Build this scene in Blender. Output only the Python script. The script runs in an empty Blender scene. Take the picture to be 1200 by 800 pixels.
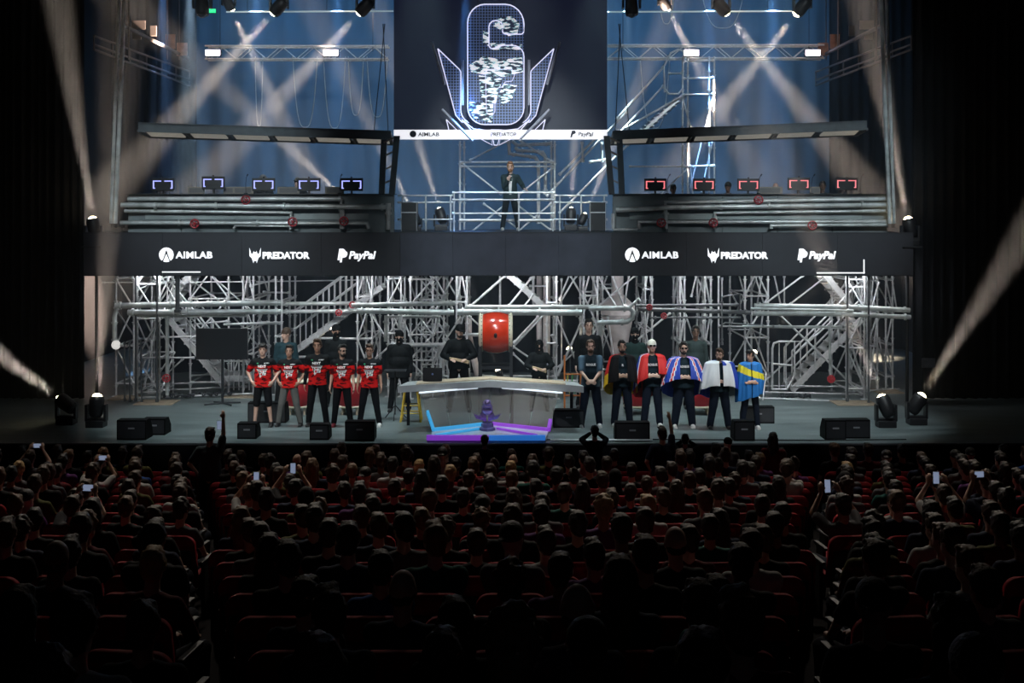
import bpy, bmesh, math, random
from mathutils import Vector, Matrix, Euler, Quaternion
from mathutils.bvhtree import BVHTree
R = math.radians
random.seed(7)
SC = bpy.context.scene
COL = SC.collection

# ------------------------------------------------------------------ camera, world, exposure, large lights
F = 1400.0                      # focal length in pixels of the 1200 x 800 frame
CZ = 4.34                       # eye height above the stage floor (stage floor is z = 0)
cam = bpy.data.cameras.new('camera')
cam.sensor_width = 36.0
cam.lens = F / 1200 * 36
cam.shift_y = -150.0 / 1200     # eye level falls on picture row 250
cam.clip_end = 200
camo = bpy.data.objects.new('camera', cam)
camo.location = (0, 0, CZ)
camo.rotation_euler = (R(90), 0, 0)
COL.objects.link(camo)
SC.camera = camo
SC.view_settings.view_transform = 'Standard'
SC.view_settings.look = 'None'
SC.view_settings.exposure = 0.0
SC.view_settings.gamma = 1.0
SC.view_settings.use_curve_mapping = False
HAZE = 0.0058                   # scattering of the stage haze, per metre
cy = SC.cycles
cy.max_bounces = 5
cy.diffuse_bounces = 2
cy.glossy_bounces = 3
cy.transmission_bounces = 4
cy.transparent_max_bounces = 24
cy.volume_bounces = 0
cy.sample_clamp_indirect = 3.0
cy.use_denoising = True
cy.caustics_reflective = False
cy.caustics_refractive = False
w = bpy.data.worlds.new('hall')
w.use_nodes = True
w.node_tree.nodes['Background'].inputs[0].default_value = (0.30, 0.36, 0.5, 1)
w.node_tree.nodes['Background'].inputs[1].default_value = 0.009
SC.world = w


def P(px, py, d):
    """world point seen at picture position (px, py) of the 1200 x 800 photograph, d metres from the camera"""
    return Vector(((px - 600) * d / F, d, CZ - (py - 250) * d / F))


def XZ(px, d):
    return (px - 600) * d / F


def light_spot(name, loc, target, power, angle, col, blend=0.5, radius=0.08, parent=None):
    l = bpy.data.lights.new(name, 'SPOT')
    l.energy = power
    l.spot_size = R(angle)
    l.spot_blend = blend
    l.shadow_soft_size = radius
    l.color = col
    o = bpy.data.objects.new(name, l)
    COL.objects.link(o)
    o.location = loc
    o.rotation_euler = (Vector(target) - Vector(loc)).to_track_quat('-Z', 'Y').to_euler()
    if parent:
        o.parent = parent
    return o


def light_area(name, loc, target, power, sx, sy, col, spread=180):
    l = bpy.data.lights.new(name, 'AREA')
    l.energy = power
    l.shape = 'RECTANGLE'
    l.size = sx
    l.size_y = sy
    l.color = col
    l.spread = R(spread)
    o = bpy.data.objects.new(name, l)
    COL.objects.link(o)
    o.location = loc
    o.rotation_euler = (Vector(target) - Vector(loc)).to_track_quat('-Z', 'Y').to_euler()
    return o


# lamps on the bridge above the stage lip, steeply onto the people
for x in (-6.3, -4.2, -1.2, 1.6, 4.4, 6.6):
    light_spot('bridge_lamp', (x * .9, 16.5, 11.4), (x, 24.6, 0.9), 2700, 22, (0.90, 0.96, 1.0), 0.6, 0.12)
for x, tx in ((-6, -4.6), (6, 4.8)):
    light_spot('side_front_lamp', (x * 1.5, 13, 7.5), (tx, 24.6, 1.5), 1500, 15, (1.0, 0.93, 0.84), 0.6, 0.12)
for x, tx in ((-6, -6.5), (0, 0), (6, 6.5)):
    light_spot('scaffold_lamp', (x, 11, 10.8), (tx, 28.6, 2.0), 2500, 24, (0.95, 0.97, 1.0), 0.7, 0.15)
# unseen strips of light added under the deck edge to brighten the scaffold
for x in (-7.6, -3.8, 0, 3.8, 7.6):
    light_area('deck_edge_fill', (x, 27.5, 2.9), (x, 29.3, 1.2), 36, 2.6, 0.08, (0.95, 0.97, 1.0))
# fill spots added overhead to lift the stage floor
for x in (-5.4, -1.8, 1.8, 5.4):
    light_spot('stage_floor_fill', (x, 24.3, 10.2), (x * 1.02, 25.3, 0), 2100, 42, (0.72, 0.95, 1.0), 0.9, 0.2)
# blue wash over the cyclorama
light_area('cyclorama_top_wash', (0, 34.6, 11.9), (0, 38, 5.5), 400, 19, 0.4, (0.13, 0.42, 0.82))
light_area('cyclorama_floor_wash', (0, 35.0, 4.1), (0, 38, 6.5), 130, 17, 0.3, (0.20, 0.52, 0.95))
for x in (-7, 0, 7):
    light_spot('deck_front_lamp', (x, 14, 10.6), (x, 28.5, 4.6), 2700, 24, (0.75, 0.92, 1.0), 0.7, 0.15)
for x in (-7, 7):  # added spots that brighten the cables, trusses and stair tower
    light_spot('upper_fill', (x, 17, 10.8), (x * .8, 33, 7.6), 1900, 27, (0.80, 0.92, 1.0), 0.8, 0.15)
light_spot('upper_fill', (0, 21, 10.9), (0, 31, 5.0), 3000, 30, (0.85, 0.95, 1.0), 0.8, 0.15)  # added to brighten the host
# spots added without fixtures for stage spill and rim light on the stalls
for x in (-7, 0, 7):
    light_spot('stalls_rim_fill', (x, 24.0, 11.0), (x * 0.8, 15.5, 0.2), 1700, 58, (1.0, 0.88, 0.74), 1.0, 0.3)

# ------------------------------------------------------------------ materials
MATS = {}


def mat(name, col, rough=0.6, metal=0.0, emis=None, es=0.0, var=0.12, scale=6.0, bump=0.0, coat=0.0):
    if name in MATS:
        return MATS[name]
    m = bpy.data.materials.new(name)
    m.use_nodes = True
    nt = m.node_tree
    b = nt.nodes['Principled BSDF']
    b.inputs['Base Color'].default_value = (*col, 1)
    b.inputs['Roughness'].default_value = rough
    b.inputs['Metallic'].default_value = metal
    b.inputs['Coat Weight'].default_value = coat
    b.inputs['Specular IOR Level'].default_value = 0.12 if rough >= 0.68 else 0.5
    if var > 0:
        tc = nt.nodes.new('ShaderNodeTexCoord')
        n = nt.nodes.new('ShaderNodeTexNoise')
        n.inputs['Scale'].default_value = scale
        n.inputs['Detail'].default_value = 3
        mr = nt.nodes.new('ShaderNodeMapRange')
        mr.inputs['From Min'].default_value = 0.3
        mr.inputs['From Max'].default_value = 0.7
        mr.inputs['To Min'].default_value = 1 - var
        mr.inputs['To Max'].default_value = 1 + var
        mx = nt.nodes.new('ShaderNodeVectorMath')
        mx.operation = 'SCALE'
        mx.inputs[0].default_value = col
        nt.links.new(tc.outputs['Object'], n.inputs['Vector'])
        nt.links.new(n.outputs['Fac'], mr.inputs['Value'])
        nt.links.new(mr.outputs['Result'], mx.inputs['Scale'])
        nt.links.new(mx.outputs['Vector'], b.inputs['Base Color'])
        if bump:
            bp = nt.nodes.new('ShaderNodeBump')
            bp.inputs['Strength'].default_value = bump
            bp.inputs['Distance'].default_value = 0.02
            nt.links.new(n.outputs['Fac'], bp.inputs['Height'])
            nt.links.new(bp.outputs['Normal'], b.inputs['Normal'])
    if emis:
        b.inputs['Emission Color'].default_value = (*emis, 1)
        b.inputs['Emission Strength'].default_value = es
    MATS[name] = m
    return m


def haze_mat(name, dens, aniso=0.0, col=(1, 1, 1)):
    m = bpy.data.materials.new(name)
    m.use_nodes = True
    nt = m.node_tree
    nt.nodes.clear()
    o = nt.nodes.new('ShaderNodeOutputMaterial')
    v = nt.nodes.new('ShaderNodeVolumeScatter')
    v.inputs['Density'].default_value = dens
    v.inputs['Anisotropy'].default_value = aniso
    v.inputs['Color'].default_value = (*col, 1)
    nt.links.new(v.outputs[0], o.inputs['Volume'])
    return m


# ------------------------------------------------------------------ mesh helpers
class MB:
    def __init__(s):
        s.v, s.f, s.m, s.sm = [], [], [], []

    def add(s, vs, fs, mi=0, smooth=False):
        b = len(s.v)
        s.v += [Vector(v) for v in vs]
        for f in fs:
            s.f.append([b + i for i in f])
            s.m.append(mi)
            s.sm.append(smooth)
        return s

    def box(s, c, size, rz=0, mi=0, M=None):
        c = Vector(c)
        hx, hy, hz = size[0] / 2, size[1] / 2, size[2] / 2
        rot = M if M is not None else Matrix.Rotation(rz, 3, 'Z')
        vs = [c + rot @ Vector((x * hx, y * hy, z * hz)) for z in (-1, 1) for y in (-1, 1) for x in (-1, 1)]
        s.add(vs, [(0, 2, 3, 1), (4, 5, 7, 6), (0, 1, 5, 4), (2, 6, 7, 3), (0, 4, 6, 2), (1, 3, 7, 5)], mi)
        return s

    def bbox(s, lo, hi, mi=0):
        lo, hi = Vector(lo), Vector(hi)
        return s.box((lo + hi) / 2, hi - lo, 0, mi)

    def rbox(s, c, size, bev=0.02, mi=0, M=None):
        """box with chamfered vertical and horizontal edges (all 12 edges cut)"""
        bm = bmesh.new()
        bmesh.ops.create_cube(bm, size=1)
        for v in bm.verts:
            v.co = Vector((v.co.x * size[0], v.co.y * size[1], v.co.z * size[2]))
        bmesh.ops.bevel(bm, geom=bm.edges[:], offset=bev, segments=2, affect='EDGES', profile=0.6)
        c = Vector(c)
        s.add([c + (M @ v.co if M else v.co) for v in bm.verts], [[v.index for v in f.verts] for f in bm.faces], mi, False)
        bm.free()
        return s

    def ring(s, c, ax, r, n, ry=None, up=None):
        ax = Vector(ax).normalized()
        u = up or (Vector((0, 0, 1)) if abs(ax.z) < 0.9 else Vector((0, 1, 0)))
        a = ax.cross(u).normalized()
        b = ax.cross(a).normalized()
        ry = r if ry is None else ry
        return [Vector(c) + a * (r * math.cos(2 * math.pi * k / n)) + b * (ry * math.sin(2 * math.pi * k / n)) for k in range(n)]

    def tube(s, p0, p1, r, n=8, r1=None, mi=0, cap=True):
        p0, p1 = Vector(p0), Vector(p1)
        ax = p1 - p0
        r1 = r if r1 is None else r1
        a, b = s.ring(p0, ax, r, n), s.ring(p1, ax, r1, n)
        fs = [(k, k + n, (k + 1) % n + n, (k + 1) % n) for k in range(n)]
        s.add(a + b, fs, mi, True)
        if cap:
            s.add(a, [list(range(n))], mi)
            s.add(b, [list(range(n))[::-1]], mi)
        return s

    def poly(s, pts, r, n=8, mi=0):
        """pipe along a polyline, mitred rings"""
        pts = [Vector(p) for p in pts]
        rings = []
        up = None
        for i, p in enumerate(pts):
            if i == 0:
                ax = pts[1] - p
            elif i == len(pts) - 1:
                ax = p - pts[i - 1]
            else:
                ax = (pts[i + 1] - p).normalized() + (p - pts[i - 1]).normalized()
            ax.normalize()
            if up is None:
                up = Vector((0, 0, 1)) if abs(ax.z) < 0.8 else Vector((0, 1, 0))
            a = ax.cross(up)
            if a.length < 1e-3:
                a = ax.cross(Vector((1, 0, 0.1)))
            a.normalize()
            b = ax.cross(a).normalized()
            up = -b if (-b).dot(up) > 0 else b
            rings += [p + a * (r * math.cos(2 * math.pi * k / n)) + b * (r * math.sin(2 * math.pi * k / n)) for k in range(n)]
        m = len(pts)
        fs = [(i * n + k, (i + 1) * n + k, (i + 1) * n + (k + 1) % n, i * n + (k + 1) % n) for i in range(m - 1) for k in range(n)]
        s.add(rings, fs, mi, True)
        s.add(rings[:n], [list(range(n))], mi)
        s.add(rings[-n:], [list(range(n))], mi)
        return s

    def lathe(s, prof, n=16, c=(0, 0, 0), axis='Z', mi=0, smooth=True):
        """prof: (radius, height) pairs"""
        c = Vector(c)
        vs = []
        for r, h in prof:
            for k in range(n):
                a = 2 * math.pi * k / n
                p = (r * math.cos(a), r * math.sin(a), h)
                if axis == 'X':
                    p = (p[2], p[0], p[1])
                elif axis == 'Y':
                    p = (p[0], p[2], p[1])
                vs.append(c + Vector(p))
        fs = [(i * n + k, i * n + (k + 1) % n, (i + 1) * n + (k + 1) % n, (i + 1) * n + k) for i in range(len(prof) - 1) for k in range(n)]
        s.add(vs, fs, mi, smooth)
        return s

    def prism(s, pts, y0, y1, mi=0, plane='XZ', o=(0, 0, 0)):
        """extrude a 2-D outline; plane XZ extrudes along Y, XY along Z, YZ along X"""
        o = Vector(o)
        def q(p, t):
            if plane == 'XZ':
                return o + Vector((p[0], t, p[1]))
            if plane == 'XY':
                return o + Vector((p[0], p[1], t))
            return o + Vector((t, p[0], p[1]))
        n = len(pts)
        vs = [q(p, y0) for p in pts] + [q(p, y1) for p in pts]
        s.add(vs, [list(range(n)), list(range(n, 2 * n))[::-1]] + [(k, k + n, (k + 1) % n + n, (k + 1) % n) for k in range(n)], mi)
        return s

    def ell(s, c, rx, ry, rz, M=None, nu=14, nv=9, mi=0):
        c = Vector(c)
        vs, fs = [], []
        for i in range(nv + 1):
            t = math.pi * i / nv
            for k in range(nu):
                a = 2 * math.pi * k / nu
                p = Vector((rx * math.sin(t) * math.cos(a), ry * math.sin(t) * math.sin(a), rz * math.cos(t)))
                vs.append(c + (M @ p if M else p))
        for i in range(nv):
            for k in range(nu):
                fs.append((i * nu + k, i * nu + (k + 1) % nu, (i + 1) * nu + (k + 1) % nu, (i + 1) * nu + k))
        s.add(vs, fs, mi, True)
        return s

    def cap(s, p0, p1, r0, r1=None, n=12):
        """tapered closed capsule"""
        p0, p1 = Vector(p0), Vector(p1)
        r1 = r0 if r1 is None else r1
        ax = (p1 - p0)
        L = ax.length or 1e-4
        ax = ax / L if L > 1e-4 else Vector((0, 0, 1))
        st = [(-1.0, 0.05), (-0.8, 0.6), (-0.45, 0.89), (0, 1)]
        prof = [(p0 + ax * (t * r0), r0 * q) for t, q in st] + [(p1 - ax * (t * r1), r1 * q) for t, q in reversed(st)]
        rings = []
        for c, r in prof:
            rings += s.ring(c, ax, r, n)
        m = len(prof)
        fs = [(i * n + k, (i + 1) * n + k, (i + 1) * n + (k + 1) % n, i * n + (k + 1) % n) for i in range(m - 1) for k in range(n)]
        s.add(rings, fs, 0, True)
        s.add(rings[:n], [list(range(n))], 0)
        s.add(rings[-n:], [list(range(n))[::-1]], 0)
        return s

    def mesh(s, name, off=None):
        me = bpy.data.meshes.new(name)
        vs = s.v if off is None else [v - off for v in s.v]
        me.from_pydata([tuple(v) for v in vs], [], s.f)
        me.polygons.foreach_set('material_index', s.m)
        me.polygons.foreach_set('use_smooth', s.sm)
        me.update()
        return me

    def build(s, name, m, parent=None, world=False, label=None, merge=False):
        off = parent.location if (world and parent is not None) else None
        me = s.mesh(name, off)
        bm = bmesh.new()
        bm.from_mesh(me)
        if merge:
            bmesh.ops.remove_doubles(bm, verts=bm.verts, dist=1e-5)
        bmesh.ops.recalc_face_normals(bm, faces=bm.faces)
        bm.to_mesh(me)
        bm.free()
        for x in (m if isinstance(m, (list, tuple)) else [m]):
            me.materials.append(x)
        o = bpy.data.objects.new(name, me)
        COL.objects.link(o)
        if parent is not None:
            o.parent = parent
        if label:
            o['label'] = label
        return o


def thing(name, label, cat, loc=(0, 0, 0), rz=0, group=None):
    o = bpy.data.objects.new(name, None)
    COL.objects.link(o)
    o.empty_display_size = 0.1
    o.location = loc
    o.rotation_euler = (0, 0, rz)
    o['label'] = label
    o['category'] = cat
    if group:
        o['group'] = group
    return o


def tag(o, label, cat, group=None, kind=None):
    o['label'] = label
    o['category'] = cat
    if group:
        o['group'] = group
    if kind:
        o['kind'] = kind
    return o


def struct(name, mb, m, **k):
    o = mb.build(name, m, **k)
    o['kind'] = 'structure'
    return o


def dup(root, loc=None, rz=None, label=None, group=None, world_rot=None):
    r = root.copy()
    COL.objects.link(r)
    if loc is not None:
        r.location = loc
    if rz is not None:
        r.rotation_euler = (0, 0, rz)
    if label:
        r['label'] = label
    if group:
        r['group'] = group
    for ch in list(root.children):
        c = ch.copy()
        COL.objects.link(c)
        c.parent = r
        for g in list(ch.children):
            q = g.copy()
            COL.objects.link(q)
            q.parent = c
    return r


# ------------------------------------------------------------------ the hall
m_black = mat('black_drape', (0.012, 0.013, 0.016), 0.95, var=0.3, scale=2)
m_wall = mat('dark_wall', (0.02, 0.021, 0.025), 0.9, var=0.25, scale=1.5)
m_cyc = mat('cyclorama_cloth', (0.17, 0.21, 0.26), 0.95, var=0.16, scale=0.35)
m_carpet = mat('stalls_carpet', (0.012, 0.011, 0.012), 0.95, var=0.3, scale=10)
SF = 22.6                        # stage front edge


def stage_floor_mat():
    m = mat('stage_floor', (0.10, 0.125, 0.125), 0.38, var=0.0)
    nt = m.node_tree
    b = nt.nodes['Principled BSDF']
    tc = nt.nodes.new('ShaderNodeTexCoord')
    mp = nt.nodes.new('ShaderNodeMapping')
    mp.inputs['Scale'].default_value = (0.35, 2.2, 1)
    n = nt.nodes.new('ShaderNodeTexNoise')
    n.inputs['Scale'].default_value = 1.6
    n.inputs['Detail'].default_value = 8
    r = nt.nodes.new('ShaderNodeValToRGB')
    r.color_ramp.elements[0].position = 0.3
    r.color_ramp.elements[0].color = (0.06, 0.08, 0.082, 1)
    r.color_ramp.elements[1].position = 0.75
    r.color_ramp.elements[1].color = (0.20, 0.235, 0.235, 1)
    mr = nt.nodes.new('ShaderNodeMapRange')
    mr.inputs['To Min'].default_value = 0.25
    mr.inputs['To Max'].default_value = 0.55
    nt.links.new(tc.outputs['Object'], mp.inputs['Vector'])
    nt.links.new(mp.outputs[0], n.inputs['Vector'])
    nt.links.new(n.outputs['Fac'], r.inputs['Fac'])
    nt.links.new(r.outputs['Color'], b.inputs['Base Color'])
    nt.links.new(n.outputs['Fac'], mr.inputs['Value'])
    nt.links.new(mr.outputs['Result'], b.inputs['Roughness'])
    return m


ROWD = [21.05 - 1.02 * i for i in range(18)]


def headdrop(d):
    pts = [(1.5, 0.83), (3.7, 1.37), (4.67, 1.62), (6.1, 1.96), (8.0, 2.25), (11.7, 2.92), (17.5, 3.69), (21.3, 4.19), (30, 4.19)]
    for (a, b), (c, e) in zip(pts, pts[1:]):
        if d <= c:
            return b + (e - b) * (d - a) / (c - a)
    return 4.19


def rowz(d):
    """floor height of the row of seats at distance d"""
    return CZ - headdrop(d) - 1.27


struct('floor', MB().bbox((-12.5, SF, -0.25), (12.5, 38.6, 0)), stage_floor_mat())
mb = MB().bbox((-12.5, SF - 0.05, -1.4), (12.5, SF - 0.005, -0.03))
struct('trim_1', mb, m_black)
mb = MB().bbox((-12.5, SF - 0.06, -0.03), (12.5, SF - 0.001, 0.004))
struct('trim_2', mb, mat('stage_nosing', (0.14, 0.15, 0.16), 0.5))
# raked floor of the stalls: one tread per row
mb = MB()
prev = SF - 0.05
z0 = rowz(ROWD[0])
for i, d in enumerate(ROWD):
    lo = d - 0.62 if i < len(ROWD) - 1 else -1.0
    mb.bbox((-12.5, lo, -1.9), (12.5, prev, rowz(d)))
    prev = lo
struct('floor_stalls', mb, m_carpet)
struct('wall_left', MB().bbox((-12.8, -1, -2), (-12.5, 39, 12.2)), m_wall)
struct('wall_right', MB().bbox((12.5, -1, -2), (12.8, 39, 12.2)), m_wall)
struct('wall_back', MB().bbox((-12.8, 38.3, -2), (12.8, 38.6, 12.2)), m_wall)
struct('ceiling', MB().bbox((-12.8, -1, 12.2), (12.8, 39, 12.5)), m_wall)


def drape(x0, x1, y, z0, z1, folds, amp=0.07):
    mb = MB()
    n = folds * 8
    vs = []
    for k in range(n + 1):
        t = k / n
        yy = y + amp * math.sin(t * folds * 2 * math.pi) + amp * .4 * math.sin(t * folds * 4.7 + 1)
        for z in (z0, z1):
            vs.append((x0 + (x1 - x0) * t, yy, z))
    for k in range(n + 1):
        v = vs[2 * k], vs[2 * k + 1]
    back = [(x, yy + 0.02, z) for x, yy, z in vs]
    N = len(vs)
    mb.add(vs + back, [(2 * k, 2 * k + 2, 2 * k + 3, 2 * k + 1) for k in range(n)] + [(N + 2 * k, N + 2 * k + 1, N + 2 * k + 3, N + 2 * k + 2) for k in range(n)]
           + [(0, 1, N + 1, N), (2 * n, N + 2 * n, N + 2 * n + 1, 2 * n + 1)]
           + [(2 * k, N + 2 * k, N + 2 * k + 2, 2 * k + 2) for k in range(n)] + [(2 * k + 1, 2 * k + 3, N + 2 * k + 3, N + 2 * k + 1) for k in range(n)], 0, True)
    return mb


tag(drape(-10.4, 10.4, 37.6, 0.02, 12.0, 30, 0.05).build('backdrop_cloth', m_cyc), 'blue-lit grey backdrop cloth hanging across the back of the stage', 'backdrop')
tag(drape(-12.4, XZ(98, 28), 28.0, 0.01, 12.1, 12).build('stage_curtain', m_black), 'black stage curtain at the left edge of the stage', 'curtain')
tag(drape(XZ(1070, 28), 12.4, 28.0, 0.01, 12.1, 12).build('stage_curtain', m_black), 'black stage curtain at the right edge of the stage', 'curtain')
tag(drape(-9.7, 9.7, 32.55, 0.01, 3.75, 26).build('stage_curtain', mat('dark_blue_drape', (0.012, 0.016, 0.026), 0.95, var=0.3, scale=2)),
    'dark curtain closing the space under the raised deck', 'curtain')
for s, side in ((-1, 'left'), (1, 'right')):
    xx = XZ(234 if s < 0 else 968, 37.0)
    mb = drape(xx if s > 0 else -12.3, 12.3 if s > 0 else xx, 36.6, 3.9, 12.0, 8)
    tag(mb.build('wing_curtain', m_black), 'tall black wing curtain beside the blue backdrop, %s side' % side, 'curtain')

# ------------------------------------------------------------------ beams in the haze
HZ = {}
m_lens = {}
BEAM_I = 0


def beam(src, dst, ang, power, col, dens=0.35, length=None, lens=0.07):
    """a lamp of its own light and the haze its beam shows up in"""
    global BEAM_I
    src, dst = Vector(src), Vector(dst)
    ax = dst - src
    L = length or ax.length
    ax.normalize()
    l = light_spot('beam_lamp', src, dst, power, ang, col, 0.75, 0.03)
    key = round(dens, 3)
    if key not in HZ:
        HZ[key] = haze_mat('haze_%g' % dens, dens)
    r0 = lens + 0.02
    r1 = r0 + L * math.tan(R(ang / 2)) * 1.0
    mb = MB().tube(src + ax * 0.03, src + ax * L, r0, 20, r1)
    for f in range(len(mb.sm)):
        mb.sm[f] = False
    o = mb.build('haze', HZ[key], merge=True)
    BEAM_I += 1
    return tag(o, 'drifting stage haze lit up by the lamp beams', 'haze', 'haze in the lamp beams', 'stuff')


WARM = (1.0, 0.72, 0.53)

# ------------------------------------------------------------------ people
def fuzz(me, amp, sc):
    """uneven hair: push the surface in and out"""
    from mathutils import noise
    ns = [v.normal.copy() for v in me.vertices]
    for v, n in zip(me.vertices, ns):
        p = v.co * sc
        v.co += n * amp * (noise.noise(p) + .6 * noise.noise(p * 2.3))
    return me


def voxelise(mb, size, smooth=3, name='m'):
    me = mb.mesh(name)
    o = bpy.data.objects.new('tmp', me)
    COL.objects.link(o)
    r = o.modifiers.new('r', 'REMESH')
    r.mode = 'VOXEL'
    r.voxel_size = size
    r.use_smooth_shade = True
    s = o.modifiers.new('s', 'SMOOTH')
    s.factor = 0.5
    s.iterations = smooth
    dg = bpy.context.evaluated_depsgraph_get()
    out = bpy.data.meshes.new_from_object(o.evaluated_get(dg))
    bpy.data.objects.remove(o)
    bpy.data.meshes.remove(me)
    out.name = name
    return out


def ob(name, me, m, parent=None, loc=None):
    me.materials.clear()
    me.materials.append(m)
    o = bpy.data.objects.new(name, me)
    COL.objects.link(o)
    if parent:
        o.parent = parent
    if loc is not None:
        o.location = loc
    return o


def ik(s, t, l0, l1, pole):
    s, t = Vector(s), Vector(t)
    d = t - s
    L = min(d.length, (l0 + l1) * 0.995)
    ax = d.normalized()
    t = s + ax * L
    a = (l0 * l0 - l1 * l1 + L * L) / (2 * L)
    h = math.sqrt(max(l0 * l0 - a * a, 0))
    p = Vector(pole)
    p = (p - ax * p.dot(ax)).normalized()
    return s + ax * a + p * h, t


def hand(mb, wr, d, up, side, curl=0.5):
    """palm, four unequal bent fingers and a thumb; d = pointing direction, up = back of the hand"""
    d = Vector(d).normalized()
    up = Vector(up)
    up = (up - d * up.dot(d)).normalized()
    sx = d.cross(up).normalized() * side       # towards the thumb
    M = Matrix((sx, d, up)).transposed()
    mb.ell(wr + d * 0.05, 0.040, 0.056, 0.019, M, 10, 7)
    for k, L in enumerate((0.070, 0.080, 0.074, 0.056)):
        b = wr + d * 0.088 + sx * (0.030 - 0.020 * k)
        a0 = curl * 0.7
        a1 = curl * 1.7
        p1 = b + (d * math.cos(a0) - up * math.sin(a0)) * L * 0.5
        p2 = p1 + (d * math.cos(a1) - up * math.sin(a1)) * L * 0.5
        mb.cap(b - d * 0.01, p1, 0.0098, 0.009, 7)
        mb.cap(p1, p2, 0.009, 0.0078, 7)
    b = wr + d * 0.03 + sx * 0.028
    p1 = b + (sx * 0.7 + d * 0.7 - up * 0.2) * 0.034
    p2 = p1 + (sx * 0.25 + d * 0.95 - up * 0.3) * 0.03
    mb.cap(b, p1, 0.0125, 0.011, 7)
    mb.cap(p1, p2, 0.011, 0.009, 7)


POSES = {   # hand targets per side (x outward), elbow pole (x outward), pointing direction, back of hand
    'down': ((0.27, -0.03, 0.80), (0.3, 1, 0), (0.05, -0.12, -1), (1, 0, 0)),
    'clasp': ((0.045, -0.21, 0.97), (1, 0.6, -0.2), (-0.9, -0.2, -0.25), (0.1, -1, 0.2)),
    'chest': ((0.11, -0.20, 1.10), (1, 0.3, -0.4), (-0.9, -0.2, 0.3), (0.1, -1, 0.1)),
    'cape': ((0.12, -0.215, 1.06), (0.25, 0.8, -1), (-0.9, -0.2, 0.3), (0.1, -1, 0.1)),
    'hip': ((0.23, -0.06, 0.99), (1, 0.9, 0.1), (-0.5, -0.3, -0.7), (0.6, -0.5, 0.1)),
    'cam': ((0.07, -0.22, 1.60), (1, -0.1, -0.8), (-0.3, -0.6, 0.7), (0.3, 0.8, 0.4)),
    'mic': ((0.06, -0.22, 1.30), (0.35, 0.5, -1), (-0.3, -0.2, 0.9), (0.3, -1, 0)),
    'out': ((0.36, -0.16, 1.10), (0.4, 0.8, -0.6), (0.5, -0.6, -0.2), (0.2, 0.1, 1)),
    'sticks': ((0.16, -0.25, 1.10), (1, 0.6, -0.2), (-0.5, -0.8, 0), (0.2, 0, 1)),
    'desk': ((0.20, -0.36, 1.07), (1, 0.4, -0.6), (-0.2, -1, 0), (0, 0, 1)),
    'up': ((0.12, -0.30, 1.74), (1, -0.2, -0.8), (-0.2, -0.4, 0.9), (0.2, 0.8, 0.4)),
    'upright': ((0.20, -0.16, 1.98), (1, -0.1, -0.3), (-0.1, -0.2, 1), (0.2, 0.8, 0.1)),
    'lap': ((0.12, -0.38, 1.03), (1, 0.5, -0.6), (-0.4, -1, -0.1), (0, 0.2, 1)),
}


def skeleton(pose_l='down', pose_r='down', sit=False, legs=0.12, lean=0.0):
    J = {}
    for sd, pz in ((-1, pose_r), (1, pose_l)):
        t, pole, d, up = POSES[pz]
        S = Vector((0.180 * sd, 0.01, 1.405))
        E, W = ik(S, (t[0] * sd, t[1], t[2]), 0.285, 0.255, (pole[0] * sd, pole[1], pole[2]))
        J['S', sd], J['E', sd], J['W', sd] = S, E, W
        J['D', sd] = Vector((d[0] * sd, d[1], d[2]))
        J['U', sd] = Vector((up[0] * sd, up[1], up[2]))
        if sit:
            J['H', sd] = Vector((0.09 * sd, 0, 0.93))
            J['K', sd] = Vector((0.13 * sd, -0.45, 0.93))
            J['A', sd] = Vector((0.13 * sd, -0.42, 0.51))
        else:
            J['H', sd] = Vector((0.085 * sd, 0, 0.93))
            J['K', sd] = Vector(((0.085 + legs * 0.5) * sd, -0.02, 0.50))
            J['A', sd] = Vector(((0.085 + legs) * sd, 0.02, 0.085))
    return J


def body_mb(J, fat=1.0, yaw=0.0, pitch=0.0):
    mb = MB()
    M = Matrix.Rotation(yaw, 3, 'Z') @ Matrix.Rotation(pitch, 3, 'X')
    hc = Vector((0, -0.010, 1.545))
    def h(x, y, z):
        return hc + M @ (Vector((x, y, z)) * 1.08)
    mb.ell(h(0, 0.008, 0.125), 0.083, 0.101, 0.113, M)
    mb.ell(h(0, -0.025, 0.055), 0.063, 0.067, 0.075, M)
    mb.ell(h(0, -0.062, 0.015), 0.026, 0.022, 0.022, M, 8, 6)
    mb.cap(h(0, -0.083, 0.118), h(0, -0.102, 0.078), 0.010, 0.015, 8)
    for s in (-1, 1):
        mb.ell(h(s * 0.078, 0.005, 0.10), 0.012, 0.020, 0.032, M, 8, 6)
    mb.cap((0, 0.015, 1.42), h(0, 0.01, 0.05), 0.060, 0.054)
    mb.ell((0, 0.0, 1.29), 0.155 * fat, 0.108 * fat, 0.19)
    for s in (-1, 1):
        mb.cap((0.03 * s, 0.01, 1.43), (0.155 * s, 0.01, 1.395), 0.060)
    mb.ell((0, -0.015 * fat, 1.10), 0.145 * fat, 0.105 * fat ** 1.6, 0.17)
    mb.ell((0, 0.0, 0.95), 0.165 * fat, 0.115 * fat, 0.13)
    for s in (-1, 1):
        mb.cap(J['S', s], J['E', s], 0.054 * fat ** .5, 0.040)
        mb.cap(J['E', s], J['W', s], 0.041, 0.027)
        hand(mb, J['W', s], J['D', s], J['U', s], s, 0.5)
        mb.cap(J['H', s], J['K', s], 0.086 * fat ** .7, 0.056)
        mb.cap(J['K', s], J['A', s], 0.054, 0.036)
        mb.cap(J['A', s] + Vector((0, 0.03, -0.045)), J['A', s] + Vector((0.01 * s, -0.13, -0.05)), 0.036, 0.030)
    return mb, h, M


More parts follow.
